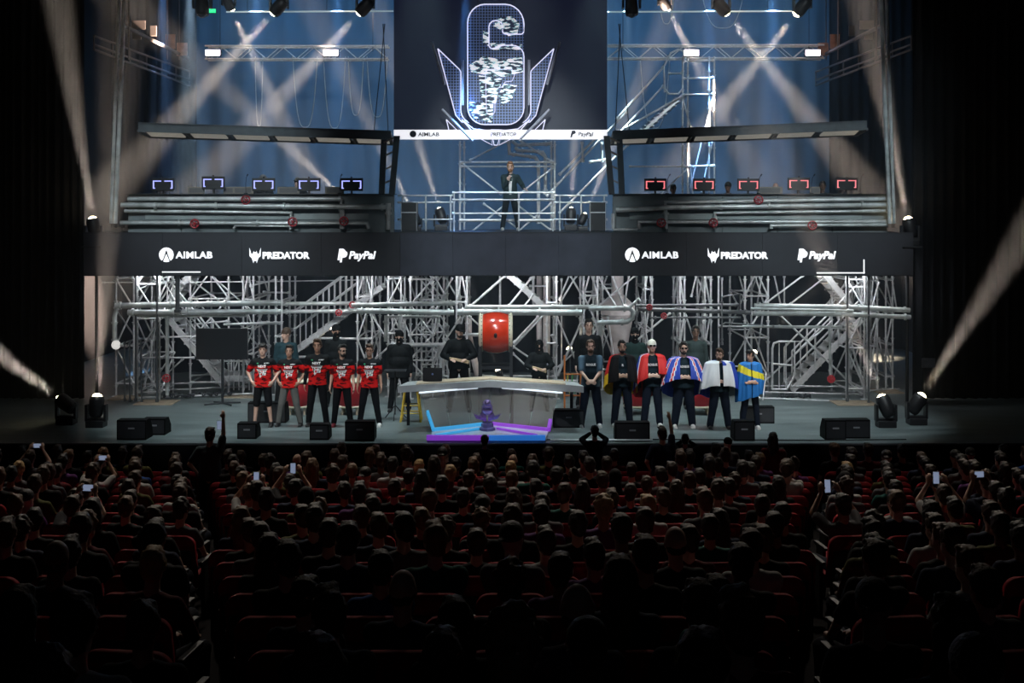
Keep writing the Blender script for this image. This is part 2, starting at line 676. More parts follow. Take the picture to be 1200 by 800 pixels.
def torso_cloth(J, fat, sleeve, g=0.02, hem=0.90):
    mb = MB()
    mb.ell((0, 0.0, 1.29), 0.155 * fat + g, 0.108 * fat + g, 0.19)
    for s in (-1, 1):
        mb.cap((0.03 * s, 0.01, 1.425), (0.15 * s, 0.01, 1.390), 0.060 + g * 0.8)
    mb.ell((0, -0.012 * fat, 1.12), 0.158 * fat + g, 0.108 * fat ** 1.5 + g, 0.19)
    mb.lathe([(0.001, hem), (0.168 * fat + g, hem), (0.152 * fat + g, hem + 0.16), (0.142 * fat + g, 1.22), (0.001, 1.22)], 18)
    for v in mb.v[-18 * 5:]:
        v.y *= 0.70
    for s in (-1, 1):
        S, E, W = J['S', s], J['E', s], J['W', s]
        if sleeve == 'short':
            mb.cap(S, S.lerp(E, 0.72), 0.062 * fat ** .5 + g * .6, 0.060 + g * .4)
        elif sleeve == 'long':
            mb.cap(S, E, 0.060 * fat ** .5 + g * .6, 0.050 + g * .5)
            mb.cap(E, E.lerp(W, 0.93), 0.050 + g * .5, 0.036 + g * .3)
    return mb


def leg_cloth(J, fat, shorts=False, g=0.016, wide=1.0):
    mb = MB()
    mb.ell((0, 0, 0.96), 0.166 * fat + g * .6, 0.115 * fat + g * .6, 0.13)
    for s in (-1, 1):
        mb.cap(J['H', s], J['K', s], 0.090 * fat ** .7 + g * .6, (0.064 + g) * wide)
        if not shorts:
            mb.cap(J['K', s], J['A', s] + Vector((0, 0, 0.0)), (0.058 + g) * wide, (0.046 + g) * wide)
    return mb


class HairMB(MB):
    def ell(s, c, rx, ry, rz, *a, **k):
        return MB.ell(s, c, rx * 1.08, ry * 1.08, rz * 1.08, *a, **k)


def hair_mb(style, h, M):
    mb = HairMB()
    if style in ('short', 'long', 'curly', 'bun', 'quiff', 'fringe'):
        mb.ell(h(0, 0.019, 0.150), 0.084, 0.094, 0.094, M)
        mb.ell(h(0, -0.045, 0.212), 0.062, 0.038, 0.022, M)
        mb.ell(h(0, 0.055, 0.085), 0.070, 0.056, 0.075, M)
        for s in (-1, 1):
            mb.ell(h(s * 0.062, 0.012, 0.135), 0.024, 0.060, 0.055, M, 8, 6)
    if style == 'quiff':
        mb.ell(h(0.0, -0.045, 0.225), 0.062, 0.055, 0.030, M)
        mb.ell(h(0.02, -0.075, 0.215), 0.040, 0.030, 0.022, M)
    if style == 'fringe':
        mb.ell(h(0, -0.055, 0.195), 0.078, 0.048, 0.040, M)
        for s in (-1, 0, 1):
            mb.cap(h(s * 0.04, -0.085, 0.19), h(s * 0.045 + .01, -0.098, 0.155), 0.018, 0.010, 7)
    if style == 'curly':
        rnd = random.Random(3)
        for k in range(34):
            a, t = rnd.uniform(0, 6.28), rnd.uniform(0, 1.5)
            x, y, z = math.sin(t) * math.cos(a), math.sin(t) * math.sin(a), math.cos(t)
            if y < -0.5 and z < 0.5:
                continue
            mb.ell(h(x * 0.088, 0.022 + y * 0.098, 0.142 + z * 0.105), 0.024, 0.024, 0.022, None, 7, 5)
    if style == 'long':
        mb.cap(h(0, 0.06, 0.12), h(0, 0.095, -0.14), 0.085, 0.07)
        for s in (-1, 1):
            mb.cap(h(s * 0.06, 0.03, 0.12), h(s * 0.085, 0.04, -0.13), 0.04, 0.03)
    if style == 'bun':
        mb.ell(h(0, 0.07, 0.235), 0.042, 0.042, 0.036, M)
    if style == 'bald':
        mb.ell(h(0, 0.05, 0.075), 0.066, 0.055, 0.045, M)
        for s in (-1, 1):
            mb.ell(h(s * 0.066, 0.02, 0.09), 0.012, 0.030, 0.030, M, 8, 6)
    if style == 'beanie':
        mb.ell(h(0, 0.018, 0.150), 0.092, 0.104, 0.100, M)
        mb.ell(h(0, 0.012, 0.135), 0.091, 0.105, 0.034, M)
    if style == 'cap':
        mb.ell(h(0, 0.015, 0.160), 0.088, 0.102, 0.086, M)
        mb.ell(h(0, -0.105, 0.158), 0.066, 0.075, 0.012, M)
    if style == 'capback':
        mb.ell(h(0, 0.015, 0.160), 0.088, 0.102, 0.086, M)
        mb.ell(h(0, 0.110, 0.135), 0.060, 0.055, 0.012, M)
    if style == 'hood':
        mb.ell(h(0, 0.020, 0.125), 0.102, 0.112, 0.125, M)
        mb.cap(h(0, 0.04, 0.0), h(0, 0.03, -0.09), 0.105, 0.12)
    return mb


SKIN = {'fair': mat('skin_fair', (0.62, 0.40, 0.31), 0.5, var=0.05), 'tan': mat('skin_tan', (0.46, 0.27, 0.19), 0.5, var=0.05),
        'dark': mat('skin_dark', (0.16, 0.085, 0.055), 0.5, var=0.05)}
HAIR = {'black': mat('hair_black', (0.012, 0.010, 0.009), 0.55, var=0.3, scale=60, bump=0.4), 'brown': mat('hair_brown', (0.06, 0.033, 0.018), 0.55, var=0.3, scale=60, bump=0.4),
        'blond': mat('hair_blond', (0.42, 0.27, 0.12), 0.55, var=0.25, scale=60, bump=0.4), 'ginger': mat('hair_ginger', (0.30, 0.13, 0.045), 0.55, var=0.25, scale=60, bump=0.4),
        'grey': mat('hair_grey', (0.25, 0.25, 0.25), 0.6, var=0.2, scale=60, bump=0.4), 'blue': mat('hair_blue', (0.03, 0.12, 0.28), 0.6, var=0.2, scale=60),
        'cream': mat('headband_cream', (0.62, 0.60, 0.52), 0.7, var=0.1)}
m_white = mat('white_print', (0.80, 0.80, 0.80), 0.6, var=0)
m_eye = mat('eye_dark', (0.02, 0.015, 0.012), 0.2, var=0)
m_lip = mat('lip', (0.36, 0.14, 0.11), 0.5, var=0)
m_glass_dark = mat('dark_lens', (0.006, 0.006, 0.007), 0.12, var=0)


def human(label, loc, rz=0.0, height=1.8, fat=1.0, skin='fair', hair=('short', 'brown'), shirt=None, sleeve='short', trousers=None,
          shoes=None, shorts=False, pose=('down', 'down'), legs=0.12, yaw=0.0, pitch=0.0, beard=None, specs=None, mask=None, sit=False,
          vox=0.0095, face=True, g=0.02, hem=0.90, wide=1.0, group=None, origin_drop=0.0, extras=None):
    J = skeleton(pose[0], pose[1], sit, legs)
    bmb, h, M = body_mb(J, fat, yaw, pitch)
    # put the soles (or the seated feet) at z = 0
    low = min(v.z for v in bmb.v)
    k = height / 1.8
    def fin(mb):
        for v in mb.v:
            v.z -= low
            v.x *= k
            v.y *= k
            v.z *= k
        return mb
    def pt(v):
        v = Vector(v)
        v.z -= low
        return v * k
    root = ob('person', voxelise(fin(bmb), vox, 2, 'person'), SKIN[skin])
    root.location = loc
    root.rotation_euler = (0, 0, rz)
    tag(root, label, 'person', group)
    sh = None
    if shirt:
        sh = ob('shirt', voxelise(fin(torso_cloth(J, fat, sleeve, g, hem)), vox * 1.3, 3, 'shirt'), shirt, root)
    if trousers:
        ob('shorts' if shorts else 'trousers', voxelise(fin(leg_cloth(J, fat, shorts, wide=wide)), vox * 1.4, 3, 'trousers'), trousers, root)
    if shoes:
        for s in (-1, 1):
            mb = MB()
            A = J['A', s]
            mb.cap(A + Vector((0, 0.045, -0.045)), A + Vector((0.012 * s, -0.14, -0.052)), 0.047, 0.040)
            mb.cap(A + Vector((0, 0.02, 0.0)), A + Vector((0, -0.06, -0.045)), 0.048, 0.044)
            mb.bbox(A + Vector((-0.044, -0.175, -0.092)), A + Vector((0.044, 0.085, -0.070)))
            ob('shoe', voxelise(fin(mb), vox * 1.1, 2, 'shoe'), shoes, root)
    st, hc = hair
    nm = {'beanie': 'beanie', 'cap': 'cap', 'capback': 'cap', 'hood': 'hood'}.get(st, 'hair')
    hme = voxelise(fin(hair_mb(st, h, M)), vox, 1, nm)
    if nm == 'hair':
        fuzz(hme, .014, 26)
    ob(nm, hme, hc if not isinstance(hc, str) else HAIR[hc], root)
    if beard:
        mb = MB()
        mb.ell(h(0, -0.035, 0.030), 0.060, 0.062, 0.050, M)
        mb.ell(h(0, -0.088, 0.064), 0.030, 0.014, 0.008, M, 8, 6)
        for s in (-1, 1):
            mb.cap(h(s * 0.056, -0.01, 0.10), h(s * 0.052, -0.03, 0.04), 0.014, 0.02, 7)
        ob('beard', voxelise(fin(mb), vox, 1, 'beard'), HAIR[beard], root)
    if mask:
        mb = MB()
        mb.ell(h(0, -0.030, 0.060), 0.068, 0.080, 0.070, M)
        mb.cap(h(0, 0.0, 0.02), h(0, 0.01, -0.06), 0.07, 0.08)
        ob('face_mask', voxelise(fin(mb), vox, 1, 'face_mask'), mask, root)
    if face:
        for s in (-1, 1):
            fin(MB().ell(h(s * 0.031, -0.084, 0.122), 0.012, 0.008, 0.008, M, 10, 7)).build('eye', m_eye, root)
            if not specs:
                fin(MB().cap(h(s * 0.016, -0.092, 0.142), h(s * 0.047, -0.080, 0.143), 0.006, 0.004, 6)).build('eyebrow', HAIR[hc] if isinstance(hc, str) and hc != 'cream' else HAIR['brown'], root)
        if not mask:
            fin(MB().ell(h(0, -0.087, 0.052), 0.022, 0.008, 0.007, M, 10, 7)).build('mouth', m_lip, root)
    if specs:
        mb = MB()
        for s in (-1, 1):
            c = h(s * 0.034, -0.104, 0.120)
            if specs == 'dark':
                mb.ell(c, 0.030, 0.007, 0.020, M, 12, 6)
            else:
                ring = [c + M @ Vector((0.026 * math.cos(a), 0, 0.019 * math.sin(a))) for a in [2 * math.pi * q / 12 for q in range(13)]]
                mb.poly(ring, 0.0035, 5)
            mb.tube(h(s * 0.062, -0.10, 0.125), h(s * 0.082, 0.01, 0.115), 0.0035, 5)
        mb.tube(h(-0.012, -0.106, 0.126), h(0.012, -0.106, 0.126), 0.004, 5)
        fin(mb).build('sunglasses' if specs == 'dark' else 'spectacles', m_glass_dark, root)
    return root, sh, J, pt


def decal(target, pieces, m, name, parent, y_from=-0.6, off=0.004):
    """flat printing laid on the front of a garment: each piece is a polygon in x, z"""
    bvh = BVHTree.FromPolygons([v.co.copy() for v in target.data.vertices], [tuple(p.vertices) for p in target.data.polygons])
    bm = bmesh.new()
    for pc in pieces:
        vs = [bm.verts.new((x, 0, z)) for x, z in pc]
        bm.faces.new(vs)
    bmesh.ops.triangulate(bm, faces=bm.faces[:])
    bmesh.ops.subdivide_edges(bm, edges=bm.edges[:], cuts=2, use_grid_fill=True)
    for v in bm.verts:
        hit = bvh.ray_cast(Vector((v.co.x, y_from, v.co.z)), Vector((0, 1, 0)))
        v.co.y = (hit[0].y if hit[0] is not None else -0.1) - off
    bmesh.ops.recalc_face_normals(bm, faces=bm.faces[:])
    me = bpy.data.meshes.new(name)
    bm.to_mesh(me)
    bm.free()
    me.materials.append(m)
    o = bpy.data.objects.new(name, me)
    COL.objects.link(o)
    o.parent = parent
    s = o.modifiers.new('s', 'SOLIDIFY')
    s.thickness = 0.002
    return o


def text_mesh(txt, size, extrude=0.0, shear=0.0, bold=0.0, space=1.0, align='LEFT', sx=1.0):
    c = bpy.data.curves.new('lettering', 'FONT')
    c.body = txt
    c.size = size
    c.extrude = extrude
    c.shear = shear
    c.offset = bold
    c.space_character = space
    c.align_x = align
    c.resolution_u = 3
    o = bpy.data.objects.new('t', c)
    COL.objects.link(o)
    dg = bpy.context.evaluated_depsgraph_get()
    me = bpy.data.meshes.new_from_object(o.evaluated_get(dg))
    bpy.data.objects.remove(o)
    for v in me.vertices:      # stand it up: x right, z up
        v.co = (v.co.x * sx, -v.co.z, v.co.y)
    me.name = 'lettering'
    return me


def text_on(txt, size, cx, cz, target, m, parent, shear=0.0, bold=0.0, off=0.004, sx=1.0, name='lettering'):
    me = text_mesh(txt, size, 0, shear, bold, 1.0, 'CENTER', sx)
    bvh = BVHTree.FromPolygons([v.co.copy() for v in target.data.vertices], [tuple(p.vertices) for p in target.data.polygons])
    for v in me.vertices:
        x, z = v.co.x + cx, v.co.z + cz
        hit = bvh.ray_cast(Vector((x, -0.6, z)), Vector((0, 1, 0)))
        v.co = (x, (hit[0].y if hit[0] is not None else -0.12) - off, z)
    me.materials.clear()
    me.materials.append(m)
    o = bpy.data.objects.new(name, me)
    COL.objects.link(o)
    o.parent = parent
    return o


def text_at(txt, size, loc, m, parent=None, extrude=0.004, shear=0.0, bold=0.0, align='LEFT', sx=1.0, name='lettering', space=1.0):
    me = text_mesh(txt, size, extrude, shear, bold, space, align, sx)
    me.materials.clear()
    me.materials.append(m)
    o = bpy.data.objects.new(name, me)
    COL.objects.link(o)
    o.location = Vector(loc) - (parent.location if parent else Vector())
    if parent:
        o.parent = parent
    return o

# ------------------------------------------------------------------ raised deck
m_galv = mat('galvanised_steel', (0.60, 0.62, 0.64), 0.42, 0.40, var=0.18, scale=9)
m_galv2 = mat('aluminium_tube', (0.72, 0.74, 0.76), 0.36, 0.40, var=0.12, scale=14)
m_pipe = mat('silver_painted_pipe', (0.52, 0.56, 0.56), 0.40, 0.35, var=0.35, scale=3.0)
m_dk = mat('blackened_steel', (0.022, 0.024, 0.028), 0.5, 0.4)
m_panelg = mat('grey_panel', (0.20, 0.235, 0.245), 0.7, var=0.3, scale=1.2)
m_red = mat('valve_red', (0.42, 0.02, 0.03), 0.45)
m_fascia = mat('led_fascia_off', (0.020, 0.022, 0.030), 0.55, var=0.1, scale=3)
m_fascia2 = mat('grey_fascia', (0.060, 0.064, 0.085), 0.7, var=0.15, scale=2)
m_logo = mat('lit_white', (0.9, 0.9, 0.9), 0.6, emis=(0.92, 0.95, 1.0), es=1.1, var=0)
DZ = 3.9
FD = 27.2
o = struct('floor_deck', MB().bbox((XZ(98, FD), FD + 0.12, DZ - 0.12), (XZ(1070, FD), 32.8, DZ)), m_dk)


def fascia(x0, x1, m, label, name='fascia_screen'):
    t = thing(name, label, 'screen', (XZ((x0 + x1) / 2, FD), FD, DZ - .98))
    n = 4
    w = (x1 - x0) / n
    mb = MB()
    for k in range(n):
        a, b = XZ(x0 + w * k, FD), XZ(x0 + w * (k + 1), FD)
        mb.bbox((a + .003, FD - .02, DZ - .965), (b - .003, FD + .10, DZ - .005))
    mb.build('panels', m, t, True)
    mb = MB().bbox((XZ(x0, FD), FD - .005, DZ - .985), (XZ(x1, FD), FD + .08, DZ - .962)).bbox((XZ(x0, FD), FD - .03, DZ - .01), (XZ(x1, FD), FD + .11, DZ + .01))
    mb.build('edge_trim', m_dk, t, True)
    return t


def circ(cx, cz, r, n=28):
    return [(cx + r * math.cos(2 * math.pi * k / n), cz + r * math.sin(2 * math.pi * k / n)) for k in range(n)]


def logo_lab(t, px, py, d, s):
    """round badge with a cut-out A, then the word"""
    c = P(px, py, d)
    r = .165 * s
    mb = MB()
    out = []
    # disc in three pieces around the A-shaped opening
    def arc(a0, a1, n=14):
        return [(r * math.cos(R(a0 + (a1 - a0) * k / n)), r * math.sin(R(a0 + (a1 - a0) * k / n))) for k in range(n + 1)]
    left = arc(86, 232) + [(-.075 * s, -.10 * s), (-.004 * s, .115 * s)]
    right = [(x * -1, z) for x, z in left][::-1]
    mid = [(-.07 * s, -.150 * s), (0, .02 * s), (.07 * s, -.150 * s), (0, -.165 * s)]
    for q in (left, right, mid):
        mb.prism([(c.x + x, c.z + z) for x, z in q], d - .012, d)
    mb.build('badge', m_logo, t, True)
    text_at('AIMLAB', .205 * s, (c.x + .22 * s, d - .006, c.z - .072 * s), m_logo, t, bold=.006 * s, sx=1.13, space=1.06)


def logo_pred(t, px, py, d, s):
    c = P(px, py, d)
    mb = MB()
    for q in ([(-.13, .17), (-.085, .03), (-.055, .03), (-.03, .10), (-.02, -.02), (-.035, -.18), (-.075, -.06), (-.125, -.02)], [(-.012, .07), (.012, .07), (.010, -.13), (-.010, -.13)],
              [(-.02, .05), (-.055, .03), (-.06, -.02), (-.02, -.06)]):
        mb.prism([(c.x + x * s, c.z + z * s) for x, z in q], d - .012, d)
        mb.prism([(c.x - x * s, c.z + z * s) for x, z in q][::-1], d - .012, d)
    mb.build('badge', m_logo, t, True)
    text_at('PREDATOR', .205 * s, (c.x + .165 * s, d - .006, c.z - .072 * s), m_logo, t, bold=.009 * s, sx=1.02)


def logo_pay(t, px, py, d, s):
    c = P(px, py, d)
    mb = MB()
    for ox, oz in ((-.03, .02), (.02, -.03)):
        mb.prism([(c.x + (x + ox) * s, c.z + (z + oz) * s) for x, z in ((-.075, -.13), (-.035, .13), (.05, .13), (.095, .10), (.10, .05), (.07, -.005), (.02, -.025), (-.015, -.025), (-.03, -.13))], d - .012 - .004 * (ox > 0), d)
    mb.build('badge', m_logo, t, True)
    text_at('PayPal', .235 * s, (c.x + .145 * s, d - .006, c.z - .075 * s), m_logo, t, bold=.008 * s, shear=.22)


d = FD - .021
t = fascia(98, 469, m_fascia, 'left dark LED fascia strip with three white sponsor logos')
logo_lab(t, 195, 298.5, d, 1)
logo_pred(t, 299, 299, d, 1)
logo_pay(t, 401, 299, d, 1)
MB().bbox(P(190, 319.2, d) - Vector((0, .012, 0)), P(235, 318, d)).build('light_line', m_logo, t, True)
t = fascia(716, 1070, m_fascia, 'right dark LED fascia strip with three white sponsor logos')
logo_lab(t, 741, 298.5, d, 1)
logo_pred(t, 836, 299, d, 1)
logo_pay(t, 940, 299, d, 1)
MB().bbox(P(957, 320.2, d) - Vector((0, .012, 0)), P(1013, 319, d)).bbox(P(1011.8, 320, d) - Vector((0, .012, 0)), P(1013, 304, d)).build('light_line', m_logo, t, True)
fascia(469, 716, m_fascia2, 'plain grey fascia strip under the standing host, no logos')


# ------------------------------------------------------------------ balcony fronts with pipework
def wheel(c, r, t, parent_mat=None):
    mb = MB()
    ring = [c + Vector((r * math.cos(a), 0, r * math.sin(a))) for a in [2 * math.pi * k / 16 for k in range(17)]]
    mb.poly(ring, .016, 6)
    for k in range(3):
        a = math.pi * k / 3 + .3
        v = Vector((r * math.cos(a), 0, r * math.sin(a)))
        mb.tube(c - v, c + v, .010, 5)
    mb.tube(c + Vector((0, -.03, 0)), c + Vector((0, .10, 0)), .022, 8)
    return mb.build('valve_wheel', m_red, t, True)


def pipe(t, pts, r, d, m=None, flanges=()):
    mb = MB().poly([P(x, y, d) for x, y in pts], r, 10)
    for (x, y, ax) in flanges:
        c = P(x, y, d)
        a = Vector((1, 0, 0)) if ax == 'x' else Vector((0, 0, 1))
        mb.tube(c - a * .025, c + a * .025, r * 1.45, 10)
    return mb.build('pipe', m or m_pipe, t, True)


def balcony(x0, x1, side):
    t = thing('balcony_front', 'grey balcony front with silver pipes and red valve wheels, %s of the standing host' % side, 'balcony', (XZ((x0 + x1) / 2, 27.6), 27.6, DZ))
    mb = MB()
    n = 5
    for k in range(n):
        a, b = x0 + (x1 - x0) * k / n, x0 + (x1 - x0) * (k + 1) / n
        mb.bbox((XZ(a, 27.6) + .006, 27.6, DZ), (XZ(b, 27.6) - .006, 27.72, P(0, 228, 27.6).z))
    mb.build('panels', m_panelg, t, True)
    MB().bbox((XZ(x0, 27.6) - .02, 27.5, P(0, 228, 27.6).z), (XZ(x1, 27.6) + .02, 28.05, P(0, 227, 27.6).z)).build('desk_top', m_dk, t, True)
    MB().bbox((XZ(x0 + 20, 27.56), 27.57, P(0, 257, 27.6).z), (XZ(x1 - 30, 27.56), 27.6, P(0, 250, 27.6).z)).build('trim_plate', mat('pale_plate', (.30, .36, .36), .6, var=.25, scale=2), t, True)
    return t


t = balcony(150, 462, 'left')
d = 27.42
pipe(t, [(150, 233), (399, 233)], .055, d, flanges=[(398, 233, 'x')])
pipe(t, [(142, 240), (452, 242.5)], .060, d - .06, flanges=[(182, 241, 'x'), (253, 241, 'x'), (333, 241.5, 'x'), (448, 242.5, 'x')])
pipe(t, [(455, 238), (455, 269)], .055, d, flanges=[(455, 244, 'z'), (455, 250, 'z')])
pipe(t, [(146, 247), (341, 249), (341, 268)], .045, d + .03)
pipe(t, [(141, 261), (430, 261.5), (432, 268)], .050, d - .02, flanges=[(210, 261, 'x'), (302, 261, 'x')])
pipe(t, [(400, 233), (400, 268)], .045, d + .02, flanges=[(400, 246, 'z')])
pipe(t, [(402, 246), (402, 268)], .035, d)
pipe(t, [(274, 268), (276, 264), (340, 265), (340, 269)], .03, d)
for x, y in ((288, 234), (228, 262), (343, 260), (403, 259)):
    wheel(P(x, y, d - .12), .095, t)
t = balcony(718, 1040, 'right')
pipe(t, [(780, 268), (780, 237), (1042, 233)], .055, d, flanges=[(780, 250, 'z')])
pipe(t, [(722, 246), (780, 243), (1045, 240)], .060, d - .06, flanges=[(845, 242, 'x'), (901, 241, 'x'), (1010, 240, 'x')])
pipe(t, [(838, 268), (838, 249), (1045, 247)], .045, d + .03, flanges=[(838, 256, 'z')])
pipe(t, [(719, 268), (719, 250)], .05, d)
pipe(t, [(749, 268), (749, 260), (1040, 259.5)], .050, d - .02)
pipe(t, [(719, 269), (747, 269)], .03, d)
pipe(t, [(904, 268), (904, 264), (1040, 263.5)], .042, d - .04)
for x, y in ((889, 234), (775, 261), (836, 261), (952, 264)):
    wheel(P(x, y, d - .12), .095, t)

# ------------------------------------------------------------------ monitors on the balcony desks, microphones, people at the desks
m_mon = mat('monitor_back', (0.006, 0.006, 0.008), .4)
m_lb = mat('monitor_light_blue', (.1, .1, .1), emis=(0.35, 0.38, 1.0), es=1.6, var=0)
m_lr = mat('monitor_light_red', (.1, .1, .1), emis=(1.0, 0.22, 0.24), es=1.2, var=0)
ZB = P(0, 227, 27.6).z


def monitor(px, w_px, m, label, dy=0.0, group=None):
    d = 27.85
    w = w_px * d / F
    h = w * .56
    t = thing('monitor', label, 'monitor', (XZ(px, d), d, ZB), 0, group)
    MB().rbox((0, 0, .07 + dy + h / 2), (w, .035, h), .01).build('housing', m_mon, t)
    MB().bbox((-.025, .03, .01), (.025, .07, .12 + dy)).build('stand', m_mon, t)
    MB().bbox((-.11, -.03, 0), (.11, .13, .012)).build('foot', m_mon, t)
    mb = MB()
    z1, z0 = .07 + dy + h * .80, .07 + dy + h * .18
    for s in (-1, 1):
        mb.bbox((s * w * .40 - .014, -.024, z0), (s * w * .40 + .014, -.018, z1))
        mb.bbox((min(s * w * .40, s * w * .07), -.024, z1 - .022), (max(s * w * .40, s * w * .07), -.018, z1))
        mb.bbox((min(s * w * .40, s * w * .33), -.024, z0), (max(s * w * .40, s * w * .33), -.018, z0 + .018))
    mb.build('light_bracket', m, t.children[0])
    MB().ell((0, -.01, .085 + dy + h), .025, .02, .018).build('webcam', m_mon, t.children[0])
    return t


for k, (x, lab) in enumerate(((191, 'blue-lit monitor farthest from the centre on the left balcony desk'), (250, 'blue-lit monitor standing a little higher, second from the wall on the left desk'),
                              (309, 'blue-lit monitor in the middle of the left balcony desk'), (362, 'blue-lit monitor beside a bearded head on the left desk'), (412, 'blue-lit monitor nearest the host on the left balcony desk'))):
    monitor(x, 27, m_lb, lab, .04 if k == 1 else 0.0, 'monitors on the left balcony desk')
for k, (x, lab) in enumerate(((768, 'red-lit monitor nearest the host on the right balcony desk'), (825, 'red-lit monitor just right of the scaffold stair tower legs'),
                              (877, 'red-lit monitor in the middle of the right balcony desk'), (936, 'red-lit monitor second from the wall on the right desk'), (992, 'red-lit monitor at the wall end of the right balcony desk'))):
    monitor(x, 26, m_lr, lab, .02 if k > 2 else 0.0, 'monitors on the right balcony desk')
for x, wh in ((288, 'left desk, between second and third monitor'), (398, 'left desk beside the monitor nearest the host'), (782, 'right desk beside the monitor nearest the host'),
              (889, 'right desk beside the middle monitor'), (951, 'right desk beside the fourth monitor'), (1008, 'right desk, at its wall end')):
    d = 27.7
    c = Vector((XZ(x, d), d, ZB))
    t = thing('desk_microphone', 'thin black gooseneck microphone on the ' + wh, 'microphone', c)
    MB().lathe([(.0, 0), (.05, 0), (.05, .02), (.0, .025)], 10).build('base', m_mon, t)
    MB().poly([(0, 0, .02), (0, 0, .25), (.02, -.02, .38), (.05, -.05, .43)], .007, 5).build('gooseneck', m_mon, t)
    MB().cap((.045, -.045, .425), (.06, -.06, .45), .014).build('capsule', m_mon, t)
for px, py, d, hs, sk, lab in ((308, 205, 28.9, ('beanie', 'grey'), 'fair', 'seated person whose head shows above the middle blue monitor'), (349, 208, 28.9, ('cap', 'grey'), 'fair', 'seated person in a cap beside the fourth blue monitor'),
                               (789, 216, 28.9, ('short', 'black'), 'dark', 'seated dark figure beside the first red monitor'), (853, 213, 28.9, ('beanie', 'black'), 'dark', 'seated dark figure between second and third red monitors'),
                               (909, 214, 28.9, ('bald', 'grey'), 'fair', 'seated person leaning on a hand between third and fourth red monitors'), (964, 212, 28.9, ('short', 'black'), 'dark', 'seated dark figure between fourth and fifth red monitors')):
    # seated: head top at py
    zt = P(px, py, d).z
    human(lab, Vector((XZ(px, d), d, DZ)), height=1.8 * (zt - DZ) / 1.37, shirt=mat('dark_grey_shirt', (.025, .026, .03), .8), sleeve='long', trousers=m_dk, hair=hs if hs[0] in ('short', 'bald') else (hs[0], HAIR[hs[1]]), skin=sk,
          sit=True, pose=('desk', 'desk'), vox=.016, yaw=random.uniform(-.5, .5))
    t = thing('desk_chair', 'dark desk chair under the ' + lab.replace('seated ', ''), 'chair', (XZ(px, d), d, DZ))
    k = (zt - DZ) / 1.37
    MB().rbox((0, .02, .40 * k), (.42, .44, .06), .02).build('seat', m_dk, t)
    MB().rbox((0, .26, .72 * k), (.40, .05, .42), .02).build('backrest', m_dk, t)
    MB().tube((0, 0, .03), (0, 0, .38 * k), .03).bbox((-.03, .2, .38 * k), (.03, .27, .6 * k)).build('column', m_dk, t)
    mb = MB()
    for q in range(5):
        a = q * 1.2566
        mb.tube((0, 0, .05), (.26 * math.cos(a), .26 * math.sin(a), .03), .02, 6)
    mb.build('foot_star', m_dk, t)

# small boxes between the monitors
for x, w_, lab in ((230, 20, 'small beige device between first and second blue monitors'), (268, 12, 'pale small device right of the second blue monitor'), (285, 24, 'beige desk panel behind the gooseneck of the left desk'),
                   (338, 26, 'grey laptop-sized device left of the fourth blue monitor'), (392, 22, 'pale grey device left of the last blue monitor'), (902, 30, 'flat grey device right of the middle red monitor'),
                   (955, 12, 'small beige device right of the fourth red monitor')):
    d = 28.0
    c = Vector((XZ(x, d), d, ZB))
    t = thing('desk_device', lab, 'device', c)
    w = w_ * d / F
    MB().rbox((0, 0, .085), (w, .03, .17), .008).build('housing', mat('beige_device', (.22, .20, .17), .6), t)
    MB().bbox((-w * .4, -.018, .03), (w * .4, -.014, .14)).build('front_plate', mat('grey_device', (.12, .12, .12), .6), t)

# ------------------------------------------------------------------ canopies over the balconies
m_canopy = mat('canopy_steel', (.10, .11, .12), .6, .3)
m_light_panel = mat('canopy_light_panel', (.6, .6, .55), emis=(.95, .90, .78), es=.16, var=.1)


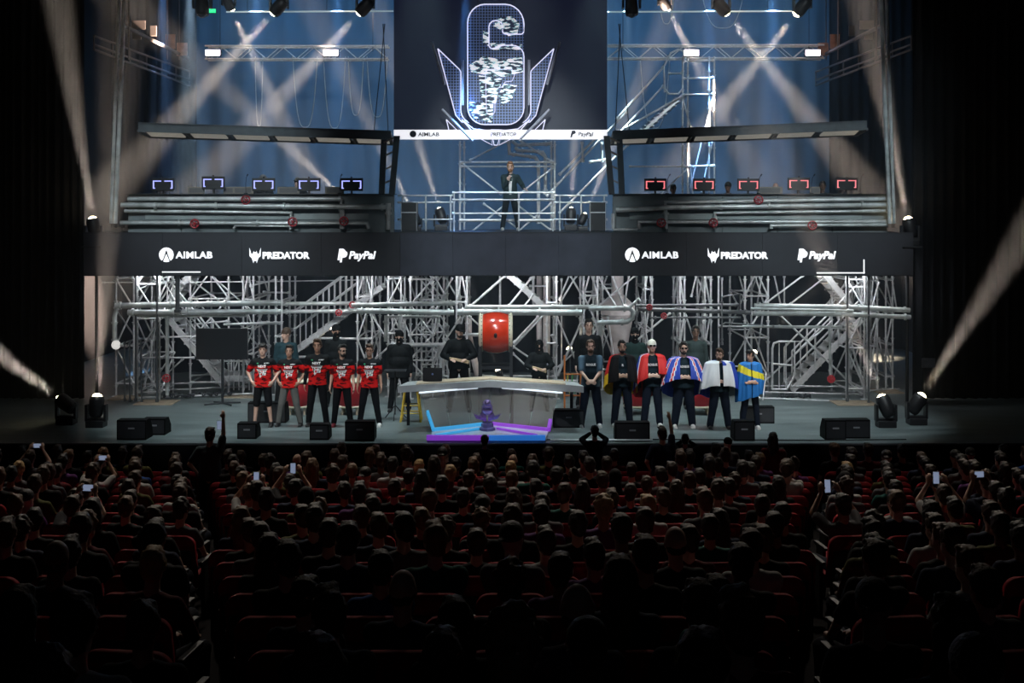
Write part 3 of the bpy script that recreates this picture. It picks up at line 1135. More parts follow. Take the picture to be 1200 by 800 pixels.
def canopy(xo, xi, yo, yi, side):
    """outer end nearer to the camera; front beam carries the light panels underneath"""
    do, di = 27.3, 29.0
    t = thing('canopy', 'long dark canopy with pale light panels underneath, over the %s balcony' % side, 'canopy', P((xo + xi) / 2, (yo + yi) / 2, 28))
    a, b = P(xo, yo, do), P(xi, yi, di)
    hgt = Vector((0, 0, -.22))
    dep = Vector((0, .75, -.20))
    mb = MB()
    v = [a, b, b + hgt, a + hgt]
    back = [p + Vector((0, .06, 0)) for p in v]
    mb.add(v + back, [(0, 1, 2, 3), (7, 6, 5, 4), (0, 4, 5, 1), (1, 5, 6, 2), (2, 6, 7, 3), (3, 7, 4, 0)])
    mb.build('front_beam', m_canopy, t, True)
    mb = MB()
    a2, b2 = a + dep, b + dep
    v = [a2, b2, b2 + Vector((0, 0, -.12)), a2 + Vector((0, 0, -.12))]
    back = [p + Vector((0, .06, 0)) for p in v]
    mb.add(v + back, [(0, 1, 2, 3), (7, 6, 5, 4), (0, 4, 5, 1), (1, 5, 6, 2), (2, 6, 7, 3), (3, 7, 4, 0)])
    mb.build('rear_beam', m_canopy, t, True)
    mb = MB()
    top = [a, b, b2, a2]
    mb.add([p - Vector((0, 0, .01)) for p in top] + [p - Vector((0, 0, .05)) for p in top], [(0, 1, 2, 3), (7, 6, 5, 4), (0, 4, 5, 1), (1, 5, 6, 2), (2, 6, 7, 3), (3, 7, 4, 0)])
    mb.build('roof_sheet', m_canopy, t, True)
    n = 6
    for k in range(n + 1):
        q = k / n
        p, r_ = a.lerp(b, q) + hgt * .9, a2.lerp(b2, q) + Vector((0, 0, -.08))
        MB().tube(p, r_, .035, 6).build('rib', m_canopy, t, True)
    for k in range(n):
        q0, q1 = (k + .10) / n, (k + .90) / n
        pts = [a.lerp(b, q0) + hgt + Vector((0, .10, .05)), a.lerp(b, q1) + hgt + Vector((0, .10, .05)), a2.lerp(b2, q1) + Vector((0, -.1, -.09)), a2.lerp(b2, q0) + Vector((0, -.1, -.09))]
        mb = MB().add(pts + [p + Vector((0, 0, .03)) for p in pts], [(0, 1, 2, 3), (7, 6, 5, 4), (0, 4, 5, 1), (1, 5, 6, 2), (2, 6, 7, 3), (3, 7, 4, 0)])
        mb.build('light_panel', m_light_panel, t, True)
    # the bracket tower at the inner end
    sx = 1 if xi > xo else -1
    for off, lean in ((0, 0.0), (sx * 15, 0.0)):
        p = P(xi - sx * 8 + off, yi + 6, 29.0 if off == 0 else 28.6)
        q = P(xi - sx * (11 if off == 0 else -1) + (0 if off == 0 else 0), 228, 28.6)
        q.z = DZ if False else q.z
        q.x += 0
        mbx = MB()
        n_ = Vector((.07, 0, 0))
        mbx.add([p - n_, p + n_, q + n_, q - n_] + [v_ + Vector((0, .12, 0)) for v_ in (p - n_, p + n_, q + n_, q - n_)], [(0, 1, 2, 3), (7, 6, 5, 4), (0, 4, 5, 1), (1, 5, 6, 2), (2, 6, 7, 3), (3, 7, 4, 0)])
        mbx.build('bracket_post', m_dk, t, True)
    for k in range(4):
        y = yi + 14 + k * 16
        MB().tube(P(xi - sx * 8, y, 28.9), P(xi + sx * 4, y - 6, 28.8), .022, 6).build('bracket_rung', mat('rusty_steel', (.30, .20, .15), .6, .3), t, True)
    # thin stay wires up to the grid
    for x0_, x1_ in ((xi - sx * 20, xi - sx * 7), (xi - sx * 3, xi - sx * 9)):
        MB().tube(P(x0_, yi + 3, 29), P(x1_, 28, 29), .012, 5).build('stay_wire', m_dk, t, True)
    return t


canopy(162, 458, 143, 153, 'left')
canopy(1016, 718, 141, 153, 'right')

# ------------------------------------------------------------------ big screen with the emblem in front of it
t = thing('led_screen', 'large dark hanging LED screen with a white sponsor strip along the bottom', 'screen', P(587, 163, 30))
d = 30.0
m_scr = mat('screen_dark', (.010, .011, .02), .5, emis=(.020, .026, .060), es=.32, var=0)
MB().bbox(P(461.5, 152, d) , P(711.5, -22, d) + Vector((0, .12, 0))).build('picture_panel', m_scr, t, True)
MB().bbox(P(461.5, 163, d), P(711.5, 152, d) + Vector((0, .10, 0))).build('sponsor_strip', mat('strip_white', (.8, .8, .8), emis=(.93, .93, 1.0), es=.95, var=0), t, True)
m_strip_ink = mat('strip_ink', (.03, .03, .05), .6, var=0)
mb = MB().prism([(P(484 + x, 0, d).x, P(0, 157 - z, d).z) for x, z in circ(0, 0, 4)], d - .012, d - .002)
mb.build('badge', m_strip_ink, t, True)
text_at('AIMLAB', .135, P(490, 159.5, d - .01), m_strip_ink, t, .002, bold=.004, sx=1.15)
text_at('PREDATOR', .13, P(575, 159.5, d - .01), m_strip_ink, t, .002, bold=.004)
mb = MB().prism([(P(668 + x, 0, d).x, P(0, 157 - z, d).z) for x, z in ((0, -4), (2, 4), (6, 4), (7, 1), (3, -1), (2.5, -4))], d - .012, d - .002)
mb.build('badge', m_strip_ink, t, True)
text_at('PayPal', .15, P(677, 159.5, d - .01), m_strip_ink, t, .002, shear=.2, bold=.004)
# frame and hangers
for x in (470, 520, 654, 704):
    MB().tube(P(x, -22, 30.06), P(x, -70, 30.06), .02, 6).build('hanging_cable', m_dk, t, True)

m_neon = mat('neon_violet_white', (.2, .2, .25), emis=(.74, .74, 1.0), es=1.05, var=0)
m_bar = mat('grey_bar', (.42, .43, .52), .5, .1)
m_mesh = mat('emblem_mesh_plate', (.03, .04, .09), .4, emis=(.05, .09, .24), es=.22, var=0)
_nt = m_mesh.node_tree
_b = _nt.nodes['Principled BSDF']
_tc = _nt.nodes.new('ShaderNodeTexCoord')
_mp = _nt.nodes.new('ShaderNodeMapping')
_mp.inputs['Rotation'].default_value = (R(90), 0, 0)
_br = _nt.nodes.new('ShaderNodeTexBrick')
_br.offset = 0.0
_br.inputs['Scale'].default_value = 14.0
_br.inputs['Brick Width'].default_value = 1.0
_br.inputs['Row Height'].default_value = 1.0
_br.inputs['Mortar Size'].default_value = 0.13
_br.inputs['Color1'].default_value = (.004, .008, .025, 1)
_br.inputs['Color2'].default_value = (.006, .012, .035, 1)
_br.inputs['Mortar'].default_value = (.16, .24, .50, 1)
_nt.links.new(_tc.outputs['Object'], _mp.inputs['Vector'])
_nt.links.new(_mp.outputs[0], _br.inputs['Vector'])
_nt.links.new(_br.outputs['Color'], _b.inputs['Base Color'])
_nt.links.new(_br.outputs['Color'], _b.inputs['Emission Color'])
_b.inputs['Emission Strength'].default_value = .28
E = thing('hanging_emblem', 'tall winged six-shaped emblem outlined in violet-white neon in front of the big screen', 'emblem', P(582, 172, 29.6))
d = 29.6


def px2(pts, dd=None):
    return [P(x, y, dd or d) for x, y in pts]


def neon(pts, r=.015, name='neon_tube', m=None, closed=True):
    pts = list(pts) + ([pts[0]] if closed else [])
    return MB().poly(px2(pts), r, 6).build(name, m or m_neon, E, True)


def arcp(cx, cy_, rx, ry, a0, a1, n=8):
    return [(cx + rx * math.cos(R(a0 + (a1 - a0) * k / n)), cy_ - ry * math.sin(R(a0 + (a1 - a0) * k / n))) for k in range(n + 1)]


six = (arcp(568, 27, 20, 22, 180, 90, 6) + arcp(592, 29, 22, 24, 90, 0, 6) + [(614, 40)] + arcp(610, 36, 4, 4, 0, -90, 3) + arcp(594, 37, 5, 3, -90, -180, 3) + [(589, 30)]
       + arcp(581, 31, 8, 7, 0, 180, 6) + [(573, 50)] + arcp(577, 53, 4, 4, 180, 270, 3) + [(590, 53)] + arcp(600, 66, 14, 13, 90, 0, 5) + [(614, 125)] + arcp(594, 126, 20, 20, 0, -90, 6)
       + arcp(568, 126, 20, 20, -90, -180, 6))
neon(six)
MB().prism([(p.x, p.z) for p in px2(arcp(568, 27, 20, 22, 180, 90, 6) + arcp(592, 29, 22, 24, 90, 0, 6) + [(614, 125)] + arcp(594, 126, 20, 20, 0, -90, 6) + arcp(568, 126, 20, 20, -90, -180, 6))], d + .05, d + .09).build('back_plate', m_mesh, E, True)
neon(arcp(576, 86, 7, 5, 180, 90, 3) + [(600, 81), (603, 88), (600, 95), (592, 96), (588, 102), (580, 104), (580, 128)] + arcp(575, 130, 5, 5, 0, -180, 4) + [(569, 90)], .009)
for s in (-1, 1):
    def mx(x):
        return 581 + s * (x - 581)
    wing = [(mx(513), 57), (mx(538), 81), (mx(540), 84), (mx(540), 128)] + [(581 + s * (a - 581), b) for a, b in arcp(562, 129, 22, 18, 180, 235, 5)] + [(mx(541), 143), (mx(534), 135)]
    neon(wing)
    MB().prism([(p.x, p.z) for p in px2(wing)], d + .05, d + .08).build('wing_plate', m_mesh, E, True)
    low = [(mx(538), 132), (mx(545), 146), (mx(560), 152), (mx(574), 153), (mx(578), 171), (mx(551), 153), (mx(537), 138)]
    neon([(mx(541), 140), (mx(555), 151), (mx(574), 153), (mx(577), 170), (mx(560), 161)], .014)
    neon([(mx(523), 140), (mx(545), 162), (mx(527), 156)], .014)
    for b_ in (((506, 49), (521, 99)), ((542, 70), (542, 123)), ((518, 128), (554, 165))):
        MB().tube(P(mx(b_[0][0]), b_[0][1], d), P(mx(b_[1][0]), b_[1][1], d), .035, 6).build('side_bar', m_bar, E, True)
neon([(575, 152), (588, 152), (583, 170), (579, 170)], .014)
# abstract broken-light pattern inside the emblem (no figure)
mh = mat('glitch_print', (.5, .5, .5), .6, var=0)
nt = mh.node_tree
b = nt.nodes['Principled BSDF']
tc = nt.nodes.new('ShaderNodeTexCoord')
mp = nt.nodes.new('ShaderNodeMapping')
mp.inputs['Scale'].default_value = (3.0, 3.0, 9.0)
mp.inputs['Rotation'].default_value = (0, .5, 0)
n = nt.nodes.new('ShaderNodeTexNoise')
n.inputs['Scale'].default_value = 1.8
n.inputs['Detail'].default_value = 6
r = nt.nodes.new('ShaderNodeValToRGB')
for pos, c in ((.46, (.012, .015, .04, 1)), (.51, (.25, .45, .50, 1)), (.54, (.75, .76, .80, 1)), (.62, (.80, .72, .80, 1))):
    e = r.color_ramp.elements.new(pos)
    e.color = c
r.color_ramp.elements[0].color = (.01, .012, .03, 1)
nt.links.new(tc.outputs['Object'], mp.inputs['Vector'])
nt.links.new(mp.outputs[0], n.inputs['Vector'])
nt.links.new(n.outputs['Fac'], r.inputs['Fac'])
nt.links.new(r.outputs['Color'], b.inputs['Base Color'])
nt.links.new(r.outputs['Color'], b.inputs['Emission Color'])
b.inputs['Emission Strength'].default_value = .85
for q in ([(585, 20), (600, 19), (609, 28), (606, 40), (596, 42), (589, 36), (578, 30)], [(566, 36), (573, 38), (573, 54), (566, 50)], [(574, 50), (612, 52), (610, 58), (577, 58)],
          [(550, 76), (566, 66), (590, 70), (612, 66), (613, 84), (590, 90), (572, 88), (552, 84)], [(561, 88), (589, 92), (583, 112), (581, 121), (566, 121), (563, 108)],
          [(550, 119), (578, 122), (577, 144), (556, 138), (550, 130)], [(590, 98), (606, 100), (600, 116), (588, 124), (584, 112)]):
    MB().prism([(p.x, p.z) for p in px2(q)], d + .02, d + .045).build('light_pattern', mh, E, True)
for x in (560, 603):
    MB().tube(P(x, 5, 29.65), P(x, -60, 29.65), .01, 5).build('hanging_cable', m_dk, E, True)

# ------------------------------------------------------------------ trusses, battens and lamps hung above
m_pinkbar = mat('blinder_lit', (.9, .8, .9), emis=(1.0, .86, 1.0), es=6.0, var=0)


def truss(x0, x1, y, d, label):
    t = thing('truss', label, 'truss', P((x0 + x1) / 2, y, d))
    w = .36
    a, b = P(x0, y, d), P(x1, y, d)
    L = b.x - a.x
    for dy, dz in ((0, 0), (0, w), (w, 0), (w, w)):
        MB().tube(a + Vector((0, dy, dz)), b + Vector((0, dy, dz)), .027, 8).build('chord', m_galv2, t, True)
    n = int(L / .42)
    for face, (oa, ob_) in (('front', ((0, 0, 0), (0, 0, w))), ('back', ((0, w, 0), (0, w, w))), ('bottom', ((0, 0, 0), (0, w, 0)))):
        mb = MB()
        for k in range(n):
            xa, xb = a.x + L * k / n, a.x + L * (k + 1) / n
            p, q = (oa, ob_) if k % 2 == 0 else (ob_, oa)
            mb.tube(Vector((xa, a.y + p[1], a.z + p[2])), Vector((xb, a.y + q[1], a.z + q[2])), .014, 6)
        mb.build('lacing', m_galv2, t, True)
    for x in (x0 + 18, x1 - 18):
        MB().tube(P(x, y - 8, d), P(x, -60, d), .008, 5).build('hanging_cable', m_dk, t, True)
    return t


truss(240, 455, 69, 33, 'aluminium box truss hung left of the big screen')
truss(712, 966, 68, 33, 'aluminium box truss hung right of the big screen')
for x, lab in ((250, 'outer glowing pink-white lamp on the left truss'), (388, 'glowing pink-white lamp near the screen end of the left truss'), (810, 'glowing pink-white lamp over the stair tower on the right truss'),
               (952, 'outer glowing pink-white lamp on the right truss')):
    d = 32.85
    t = thing('blinder_lamp', lab, 'lamp', P(x, 68, 33.0), 0, 'glowing lamps on the trusses')
    MB().rbox((0, 0, .14), (.44, .12, .20), .015).build('housing', m_dk, t)
    MB().bbox((-.20, -.068, .06), (.20, -.060, .22)).build('lit_face', m_pinkbar, t)
    mb = MB()
    for s in (-1, 1):
        mb.tube((s * .235, 0, .14), (s * .10, 0, 0), .012, 6)
    mb.tube((-.1, 0, 0), (.1, 0, 0), .012, 6)
    mb.build('yoke', m_galv2, t)
for x0, x1, s in ((265, 461, 'left'), (712, 930, 'right')):
    t = thing('lighting_batten', 'thin bright grey lighting pipe above the truss %s of the screen' % s, 'pipe', P((x0 + x1) / 2, 14, 31.5))
    MB().tube(P(x0, 14, 31.5), P(x1, 13, 31.5), .022, 8).build('tube', mat('self_lit_white_tube', (.75, .78, .8), .4, emis=(.5, .7, .8), es=.35, var=0), t, True)  # faint glow put into the plain pipe to keep it bright
    for x in (x0 + 25, (x0 + x1) / 2 + 20, x1 - 30):
        MB().tube(P(x, 14, 31.5), P(x, -60, 31.5), .008, 5).build('hanging_cable', m_dk, t, True)

m_body = mat('moving_lamp_body', (.012, .012, .014), .45)
m_lens = mat('lens_lit', (1, 1, 1), emis=(1.0, .78, .48), es=30.0, var=0)


def moving_light(base, aim, label, power=0, ang=8, hang=False, scale=1.0, col=WARM, lit=True, group=None, emlen=None):
    """base, U-shaped yoke, tilting head with lens; the lamp inside the head throws the beam"""
    base, aim = Vector(base), Vector(aim)
    t = thing('moving_head_lamp', label, 'stage lamp', base, 0, group)
    u = -1 if hang else 1
    s = scale
    MB().rbox((0, 0, u * .07 * s), (.36 * s, .30 * s, .14 * s), .02).build('base', m_body, t)
    c = Vector((0, 0, u * .42 * s))
    ax = (aim - (base + c)).normalized()
    mb = MB()
    for q in (-1, 1):
        mb.rbox((q * .19 * s, 0, u * .29 * s), (.05 * s, .16 * s, .34 * s), .012)
    mb.rbox((0, 0, u * .155 * s), (.40 * s, .16 * s, .05 * s), .012)
    mb.build('yoke', m_body, t)
    M = ax.to_track_quat('Z', 'Y').to_matrix()
    mb = MB().lathe([(.0, -.22), (.10, -.22), (.135, -.16), (.145, -.02), (.150, .12), (.135, .20), (.115, .205), (.115, .17), (.0, .17)], 18)
    for v in mb.v:
        v[:] = c + M @ (v * s)
    hd = mb.build('head', m_body, t)
    mb = MB().lathe([(.0, .262), (.045, .252), (.085, .222), (.108, .18)], 16)
    for v in mb.v:
        v[:] = c + M @ (v * s)
    mb.build('lens', m_lens if lit else mat('lens_dark', (.05, .06, .07), .1, var=0), hd)
    if power:
        light_spot('beam_lamp', base + c + ax * .30 * s, aim, power, ang, col, .85, .075 * s)
    return t


# hung above
for x, aim, pw, lab in ((237, None, 0, 'dark moving-head lamp hung nearest the left wing'), (428, (235, 215, 33.5), 1, 'moving-head lamp hung left of the screen edge, beam slanting left'), (327, (150, 200, 33), 1, 'moving-head lamp hung between the left two, beam slanting left'),
                        (740, None, 0, 'dark moving-head lamp hung just right of the screen'), (845, (985, 185, 33.0), 1, 'moving-head lamp hung mid right, beam slanting right'), (940, (765, 225, 33.0), 1, 'moving-head lamp hung outermost right, beam slanting left')):
    b = P(x, -14, 31.0)
    moving_light(b, P(*aim) if aim else b + Vector((.1, -.3, -3)), lab, 130000 * pw, 12, True, 1.15, lit=bool(pw))
for x, aim, lab in ((268, (372, 230, 34), 'small lit lamp hung left whose beam slants right'), (779, (900, 230, 34), 'small lit lamp hung by the right cable loops whose beam slants right')):
    moving_light(P(x, -12, 32.0), P(*aim), lab, 100000, 12, True, .9)

# soft blue and pale beams straight down
for x, ty, col, pw, an in ((222, 190, (.62, .82, 1.0), 5200, 13), (190, 120, (.25, .5, 1.0), 3600, 12), (395, 130, (.20, .48, 1.0), 4200, 12), (300, 120, (.22, .5, 1.0), 3200, 14), (545, 150, (.12, .38, 1.0), 3000, 13), (708, 200, (.62, .86, .95), 3000, 9),
                       (830, 120, (.2, .48, 1.0), 3200, 13), (905, 120, (.18, .46, 1.0), 4200, 14), (735, 180, (.6, .85, .95), 2200, 9)):
    dd = 31.4 if x != 545 else 29.0
    light_spot('wash_lamp', P(x, -45, dd), P(x + 2, ty, dd + .4), pw * 12, an, col, .9, .05)

# exit sign
t = thing('exit_sign', 'small green lit exit sign high above the left truss', 'sign', P(249, 13, 36))
MB().rbox((0, 0, 0), (.24, .08, .15), .01).build('housing', m_dk, t)
MB().bbox((-.11, -.046, -.06), (.11, -.041, .06)).build('lit_face', mat('exit_green', (.02, .4, .15), emis=(.03, .85, .25), es=1.2, var=0), t)
text_at('EXIT', .095, P(249, 13, 36) + Vector((-.10, -.05, -.032)), m_white, t, .001)
MB().tube((0, 0, .07), (0, 0, 1.8), .008, 5).build('hanging_cable', m_dk, t)

# hanging cable loops
m_cable = mat('pale_cable', (.55, .60, .62), .5)
for k, (x0, x1, y0, yb, lab) in enumerate(((299, 308, 90, 148, 'pale cable hanging furthest left below the left truss'), (343, 372, 80, 149, 'long pale cable loop hanging below the left truss'), (379, 405, 85, 150, 'pale cable loop left of the two short ones'),
                          (408, 426, 80, 135, 'short pale cable loop right of the long ones'), (430, 454, 82, 137, 'pale cable loop nearest the screen, left side'),
                          (772, 790, -10, 28, 'pale cable loop at top, by the screen, right side'), (822, 872, -10, 33, 'wide pale cable loop at top between the right lamps'), (750, 785, 95, 150, 'pale cable loop behind the stair tower'))):
    pts = []
    for q in range(17):
        a = q / 16
        x = x0 + (x1 - x0) * a
        h = (2 * a - 1)
        pts.append(P(x, yb - (yb - (66 if y0 > 0 else y0)) * abs(h) ** 3.2, 33.2))
    o = MB().poly(pts, .013, 6).build('cable', m_cable)
    tag(o, lab, 'cable')

# ------------------------------------------------------------------ scaffolding
def post(t, x, y0, y1, d, r=.025, m=None, step=.5):
    """vertical tube with its rosettes and base plate"""
    a, b = P(x, y1, d), P(x, y0, d)
    mb = MB().tube(a, b, r, 8)
    z = a.z + .25
    while z < b.z - .05:
        mb.tube((a.x, a.y, z - .006), (a.x, a.y, z + .006), r * 2.1, 8)
        mb.tube((a.x, a.y, z - .05), (a.x, a.y, z - .006), r * 1.3, 8)
        z += step
    if abs(a.z) < .3:
        mb.bbox((a.x - .08, a.y - .08, 0.0), (a.x + .08, a.y + .08, .012))
    mb.build('post', m or m_galv, t, True)


def bar(t, x0, y0, d0, x1, y1, d1, r=.022, m=None, name='brace'):
    a, b = P(x0, y0, d0), P(x1, y1, d1)
    ax = (b - a).normalized()
    mb = MB().tube(a, b, r, 8)
    for p, s in ((a, 1), (b, -1)):
        mb.tube(p, p + ax * .07 * s, r * 1.55, 8)
    return mb.build(name, m or m_galv, t, True)


def gz(d):
    """picture row of the stage floor at distance d"""
    return 250 + CZ * F / d


def tower(x0, x1, df, db, label, ytop=318, lev=(.35, 1.35, 2.35), xb=0, brace=True, m=None):
    """four posts, ledgers and cross braces; x in picture columns of the front face"""
    t = thing('scaffold_tower', label, 'scaffolding', (XZ((x0 + x1) / 2, df), df, 0))
    X0, X1 = XZ(x0, df), XZ(x1, df)
    top = 3.55
    def cp(X, d):
        return 600 + X * F / d
    for X in (X0, X1):
        for d in (df, db):
            post(t, cp(X, d), 250 + (CZ - top) * F / d, gz(d), d, m=m)
    def T(a, b, r=.021, name='brace'):
        a, b = Vector(a), Vector(b)
        ax = (b - a).normalized()
        mb = MB().tube(a, b, r, 8)
        for p, s in ((a, 1), (b, -1)):
            mb.tube(p, p + ax * .06 * s, r * 1.6, 8)
        mb.build(name, m or m_galv, t, True)
    for z in lev:
        for d in (df, db):
            T((X0, d, z), (X1, d, z), name='ledger')
        for X in (X0, X1):
            T((X, df, z), (X, db, z), name='transom')
    if brace:
        for k in range(len(lev) - 1):
            a, b = lev[k], lev[k + 1]
            if k % 2:
                T((X0, df - .03, a), (X1, df - .03, b))
                T((X0 - .03, df, b), (X0 - .03, db, a))
                T((X1, db, a), (X0, db, b))
            else:
                T((X1, df - .03, a), (X0, df - .03, b))
                T((X1 + .03, df, a), (X1 + .03, db, b))
                T((X0, db, a), (X1, db, b))
        T((X0, df, lev[-1]), (X1, df, top))
        T((X1, df, lev[-1]), (X0, df, top))
        T((X0, df, lev[-1]), (X0, db, top))
        T((X1, df, top), (X1, db, lev[-1]))
    return t


tower(136, 157, 28.4, 30.0, 'narrow scaffold tower at the far left end of the structure', lev=(.3, 1.2, 2.1, 2.8))
tower(161, 187, 27.7, 28.8, 'narrow front scaffold tower beside the far left one', lev=(.2, 1.0, 1.9, 2.7))
tower(223, 268, 28.6, 30.6, 'scaffold tower behind the left stair, left of the black television', lev=(.3, 1.3, 2.3))
t = tower(285, 297, 28.4, 30.2, 'narrow scaffold tower between the black television and the first red player', lev=(.4, 1.0, 1.6, 2.3))
tower(323, 330, 28.6, 30.4, 'thin ladder-like scaffold frame behind the second red player', lev=(.5, 1.4, 2.2, 2.9), brace=False)
tower(419, 436, 28.6, 30.3, 'scaffold tower behind the player with round glasses', lev=(.4, 1.35, 2.35))
tower(455, 470, 28.3, 29.3, 'scaffold tower behind the masked man in black', lev=(.3, .9, 1.5, 2.2, 2.8))
tower(481, 507, 28.0, 29.8, 'dense scaffold tower left of the tall drummer', lev=(.3, .9, 1.5, 2.2, 2.8))
tower(494, 520, 29.6, 31.2, 'scaffold tower set back behind the dense one', lev=(.6, 1.4, 2.2, 2.9))
tower(535, 547, 28.2, 29.9, 'scaffold tower left of the red drum', lev=(.4, 1.3, 2.25))
t = tower(641, 652, 28.0, 29.8, 'scaffold tower right of the red drum', lev=(.4, 1.3, 2.25), brace=False, m=m_galv2)
tower(684, 700, 28.2, 29.6, 'scaffold tower behind the first navy player', lev=(.3, 1.0, 1.7, 2.4))
tower(706, 724, 29.4, 31.0, 'scaffold tower in front of the pale pipe column', lev=(.5, 1.5, 2.5))
tower(756, 764, 29.0, 31.0, 'slim scaffold frame behind the red flag wearer', lev=(.5, 1.5, 2.5))
tower(797, 802, 28.8, 30.0, 'slim scaffold pair behind the crossed-flag wearer', lev=(.4, 1.2, 2.0, 2.8))
tower(826, 833, 28.8, 30.0, 'slim scaffold pair left of the white and blue flag wearer', lev=(.4, 1.2, 2.0, 2.8))
tower(873, 900, 28.8, 30.8, 'scaffold tower behind the light blue flag wearer', lev=(.4, 1.35, 2.35))
tower(992, 1013, 27.9, 29.2, 'front scaffold tower at the foot of the right stair', lev=(.25, 1.2, 2.1, 2.8))
tower(1016, 1028, 29.2, 30.6, 'narrow scaffold tower at the right end, second from last', lev=(.3, 1.1, 1.9, 2.7))
tower(1038, 1046, 29.6, 31.4, 'last thin scaffold pair at the far right end', lev=(.3, 1.1, 1.9, 2.7))

# long runs between the towers
def run(label, bars, m=None, cat='scaffolding', name='scaffold_rails'):
    x0, y0, d0 = bars[0][0], bars[0][1], bars[0][2]
    t = thing(name, label, cat, P(x0, y0, d0))
    for b in bars:
        bar(t, *b[:6], r=b[6] if len(b) > 6 else .022, m=m, name=b[7] if len(b) > 7 else 'rail')
    return t


run('floor-level rails and braces of the left scaffold bay under the television', [
    (158, 466, 27.8, 300, 461, 28.4), (176, 457, 28.6, 290, 453, 29.0), (165, 450, 29.2, 255, 448, 29.4), (172, 459, 28.4, 215, 420, 28.4, .02, 'brace'),
    (187, 395, 28.3, 231, 394, 28.3), (187, 419, 28.3, 228, 419, 28.3), (169, 455, 28.6, 184, 372, 28.5, .022, 'brace'), (223, 440, 29.5, 296, 436, 29.5)])
run('crossing upper braces of the left scaffold bay, above the television', [
    (222, 326, 28.8, 262, 356, 28.8, .022, 'brace'), (250, 325, 28.9, 300, 368, 28.6, .022, 'brace'), (165, 371, 28.5, 228, 371, 28.5), (205, 382, 29, 268, 376, 29), (265, 380, 28.9, 330, 379, 28.6),
    (120, 331, 28.4, 292, 330, 28.4, .015), (292, 335, 28.6, 322, 328, 28.8), (160, 340, 28.2, 205, 320, 28.6, .02, 'brace'), (188, 322, 28.2, 205, 352, 28.2, .02, 'brace'), (200, 322, 28.1, 186, 350, 28.1, .02, 'brace'),
    (215, 372, 28.8, 245, 352, 29.2, .02, 'brace'), (239, 390, 28.9, 205, 350, 28.7, .02, 'brace')])
run('rails behind the stair with balusters, left of centre', [
    (300, 330, 30.2, 420, 328, 30.2, .015), (308, 342, 29.8, 340, 343, 29.8), (345, 418, 29.0, 372, 418, 29.0, .03), (372, 396, 29.4, 432, 397, 29.4, .03), (434, 366, 28.8, 455, 400, 28.6, .022, 'brace'),
    (434, 366, 28.9, 446, 420, 29.2, .022, 'brace'), (468, 395, 28.8, 440, 420, 28.9, .022, 'brace')])
run('rails and braces between the dense scaffold tower and the drum', [
    (510, 325, 28.8, 530, 362, 28.8, .022, 'brace'), (530, 325, 28.9, 512, 362, 28.9, .022, 'brace'), (521, 323, 29.2, 545, 365, 29.0, .022, 'brace'), (508, 368, 28.9, 530, 405, 28.6, .022, 'brace'), (540, 372, 28.5, 515, 408, 28.6, .022, 'brace'),
    (470, 368, 28.8, 484, 402, 28.6, .022, 'brace'), (458, 404, 27.9, 524, 404, 27.9, .05), (517, 404, 27.9, 517, 438, 27.9, .05, 'post'), (500, 440, 28.1, 540, 441, 28.1), (500, 447, 28.0, 545, 447, 28.0), (473, 372, 28.7, 466, 410, 28.7, .02, 'brace'),
    (505, 436, 28.0, 516, 405, 28.0, .02, 'brace'), (519, 412, 28.0, 528, 445, 28.0, .02, 'brace')])
run('wide braces and rails around and above the red drum', [
    (545, 364, 28.2, 593, 322, 28.4, .03, 'brace'), (590, 366, 28.4, 623, 325, 28.6, .026, 'brace'), (608, 366, 28.4, 625, 345, 28.6, .022, 'brace'), (586, 320, 29.4, 586, 365, 29.4, .028, 'post'),
    (549, 370, 28.4, 572, 390, 28.6, .022, 'brace'), (602, 402, 28.4, 632, 370, 28.4, .03, 'brace'), (600, 408, 28.6, 640, 366, 28.6, .022, 'brace'), (600, 405, 28.2, 622, 420, 28.2, .022, 'brace'), (600, 413, 28.2, 620, 432, 28.2, .022, 'brace'),
    (564, 440, 28.6, 650, 441, 28.6, .022), (548, 446, 28.2, 680, 446, 28.2), (625, 323, 29.2, 625, 365, 29.2, .03, 'post'), (620, 335, 29.2, 640, 335, 29.2), (545, 392, 28.6, 566, 392, 28.6, .045)])
run('tall crossed braces between the drum tower and the first navy player', [
    (652, 370, 28.2, 676, 425, 28.2, .022, 'brace'), (684, 370, 28.2, 654, 440, 28.2, .022, 'brace'), (680, 380, 28.5, 650, 445, 28.5, .02, 'brace'), (652, 362, 28.6, 676, 322, 28.6, .022, 'brace'),
    (668, 322, 28.4, 684, 350, 28.4, .022, 'brace'), (655, 352, 29.0, 668, 320, 29.0, .022, 'brace'), (658, 326, 29.3, 658, 430, 29.3, .02, 'post'), (650, 445, 28.6, 690, 446, 28.6), (654, 430, 28.8, 690, 397, 28.9, .018, 'brace')])
run('slanting braces behind the navy players, centre right', [
    (702, 358, 28.6, 745, 322, 28.6, .022, 'brace'), (700, 322, 28.5, 724, 362, 28.5, .022, 'brace'), (735, 408, 29, 786, 366, 29, .025, 'brace'), (755, 370, 29.2, 738, 412, 29.2, .022, 'brace'),
    (803, 368, 29, 815, 402, 29, .022, 'brace'), (828, 368, 29, 814, 402, 29, .022, 'brace'), (810, 348, 29, 816, 322, 29, .022, 'brace'), (816, 322, 29.1, 826, 348, 29.1, .022, 'brace'), (842, 322, 28.9, 842, 412, 28.9, .024, 'post'),
    (846, 325, 29.2, 846, 404, 29.2, .02, 'post'), (842, 382, 28.6, 1002, 385, 28.6, .02), (712, 370, 28.6, 720, 425, 28.6, .022, 'brace'), (717, 322, 28.8, 733, 364, 28.8, .022, 'brace'), (731, 362, 29.0, 737, 322, 29, .022, 'brace')])
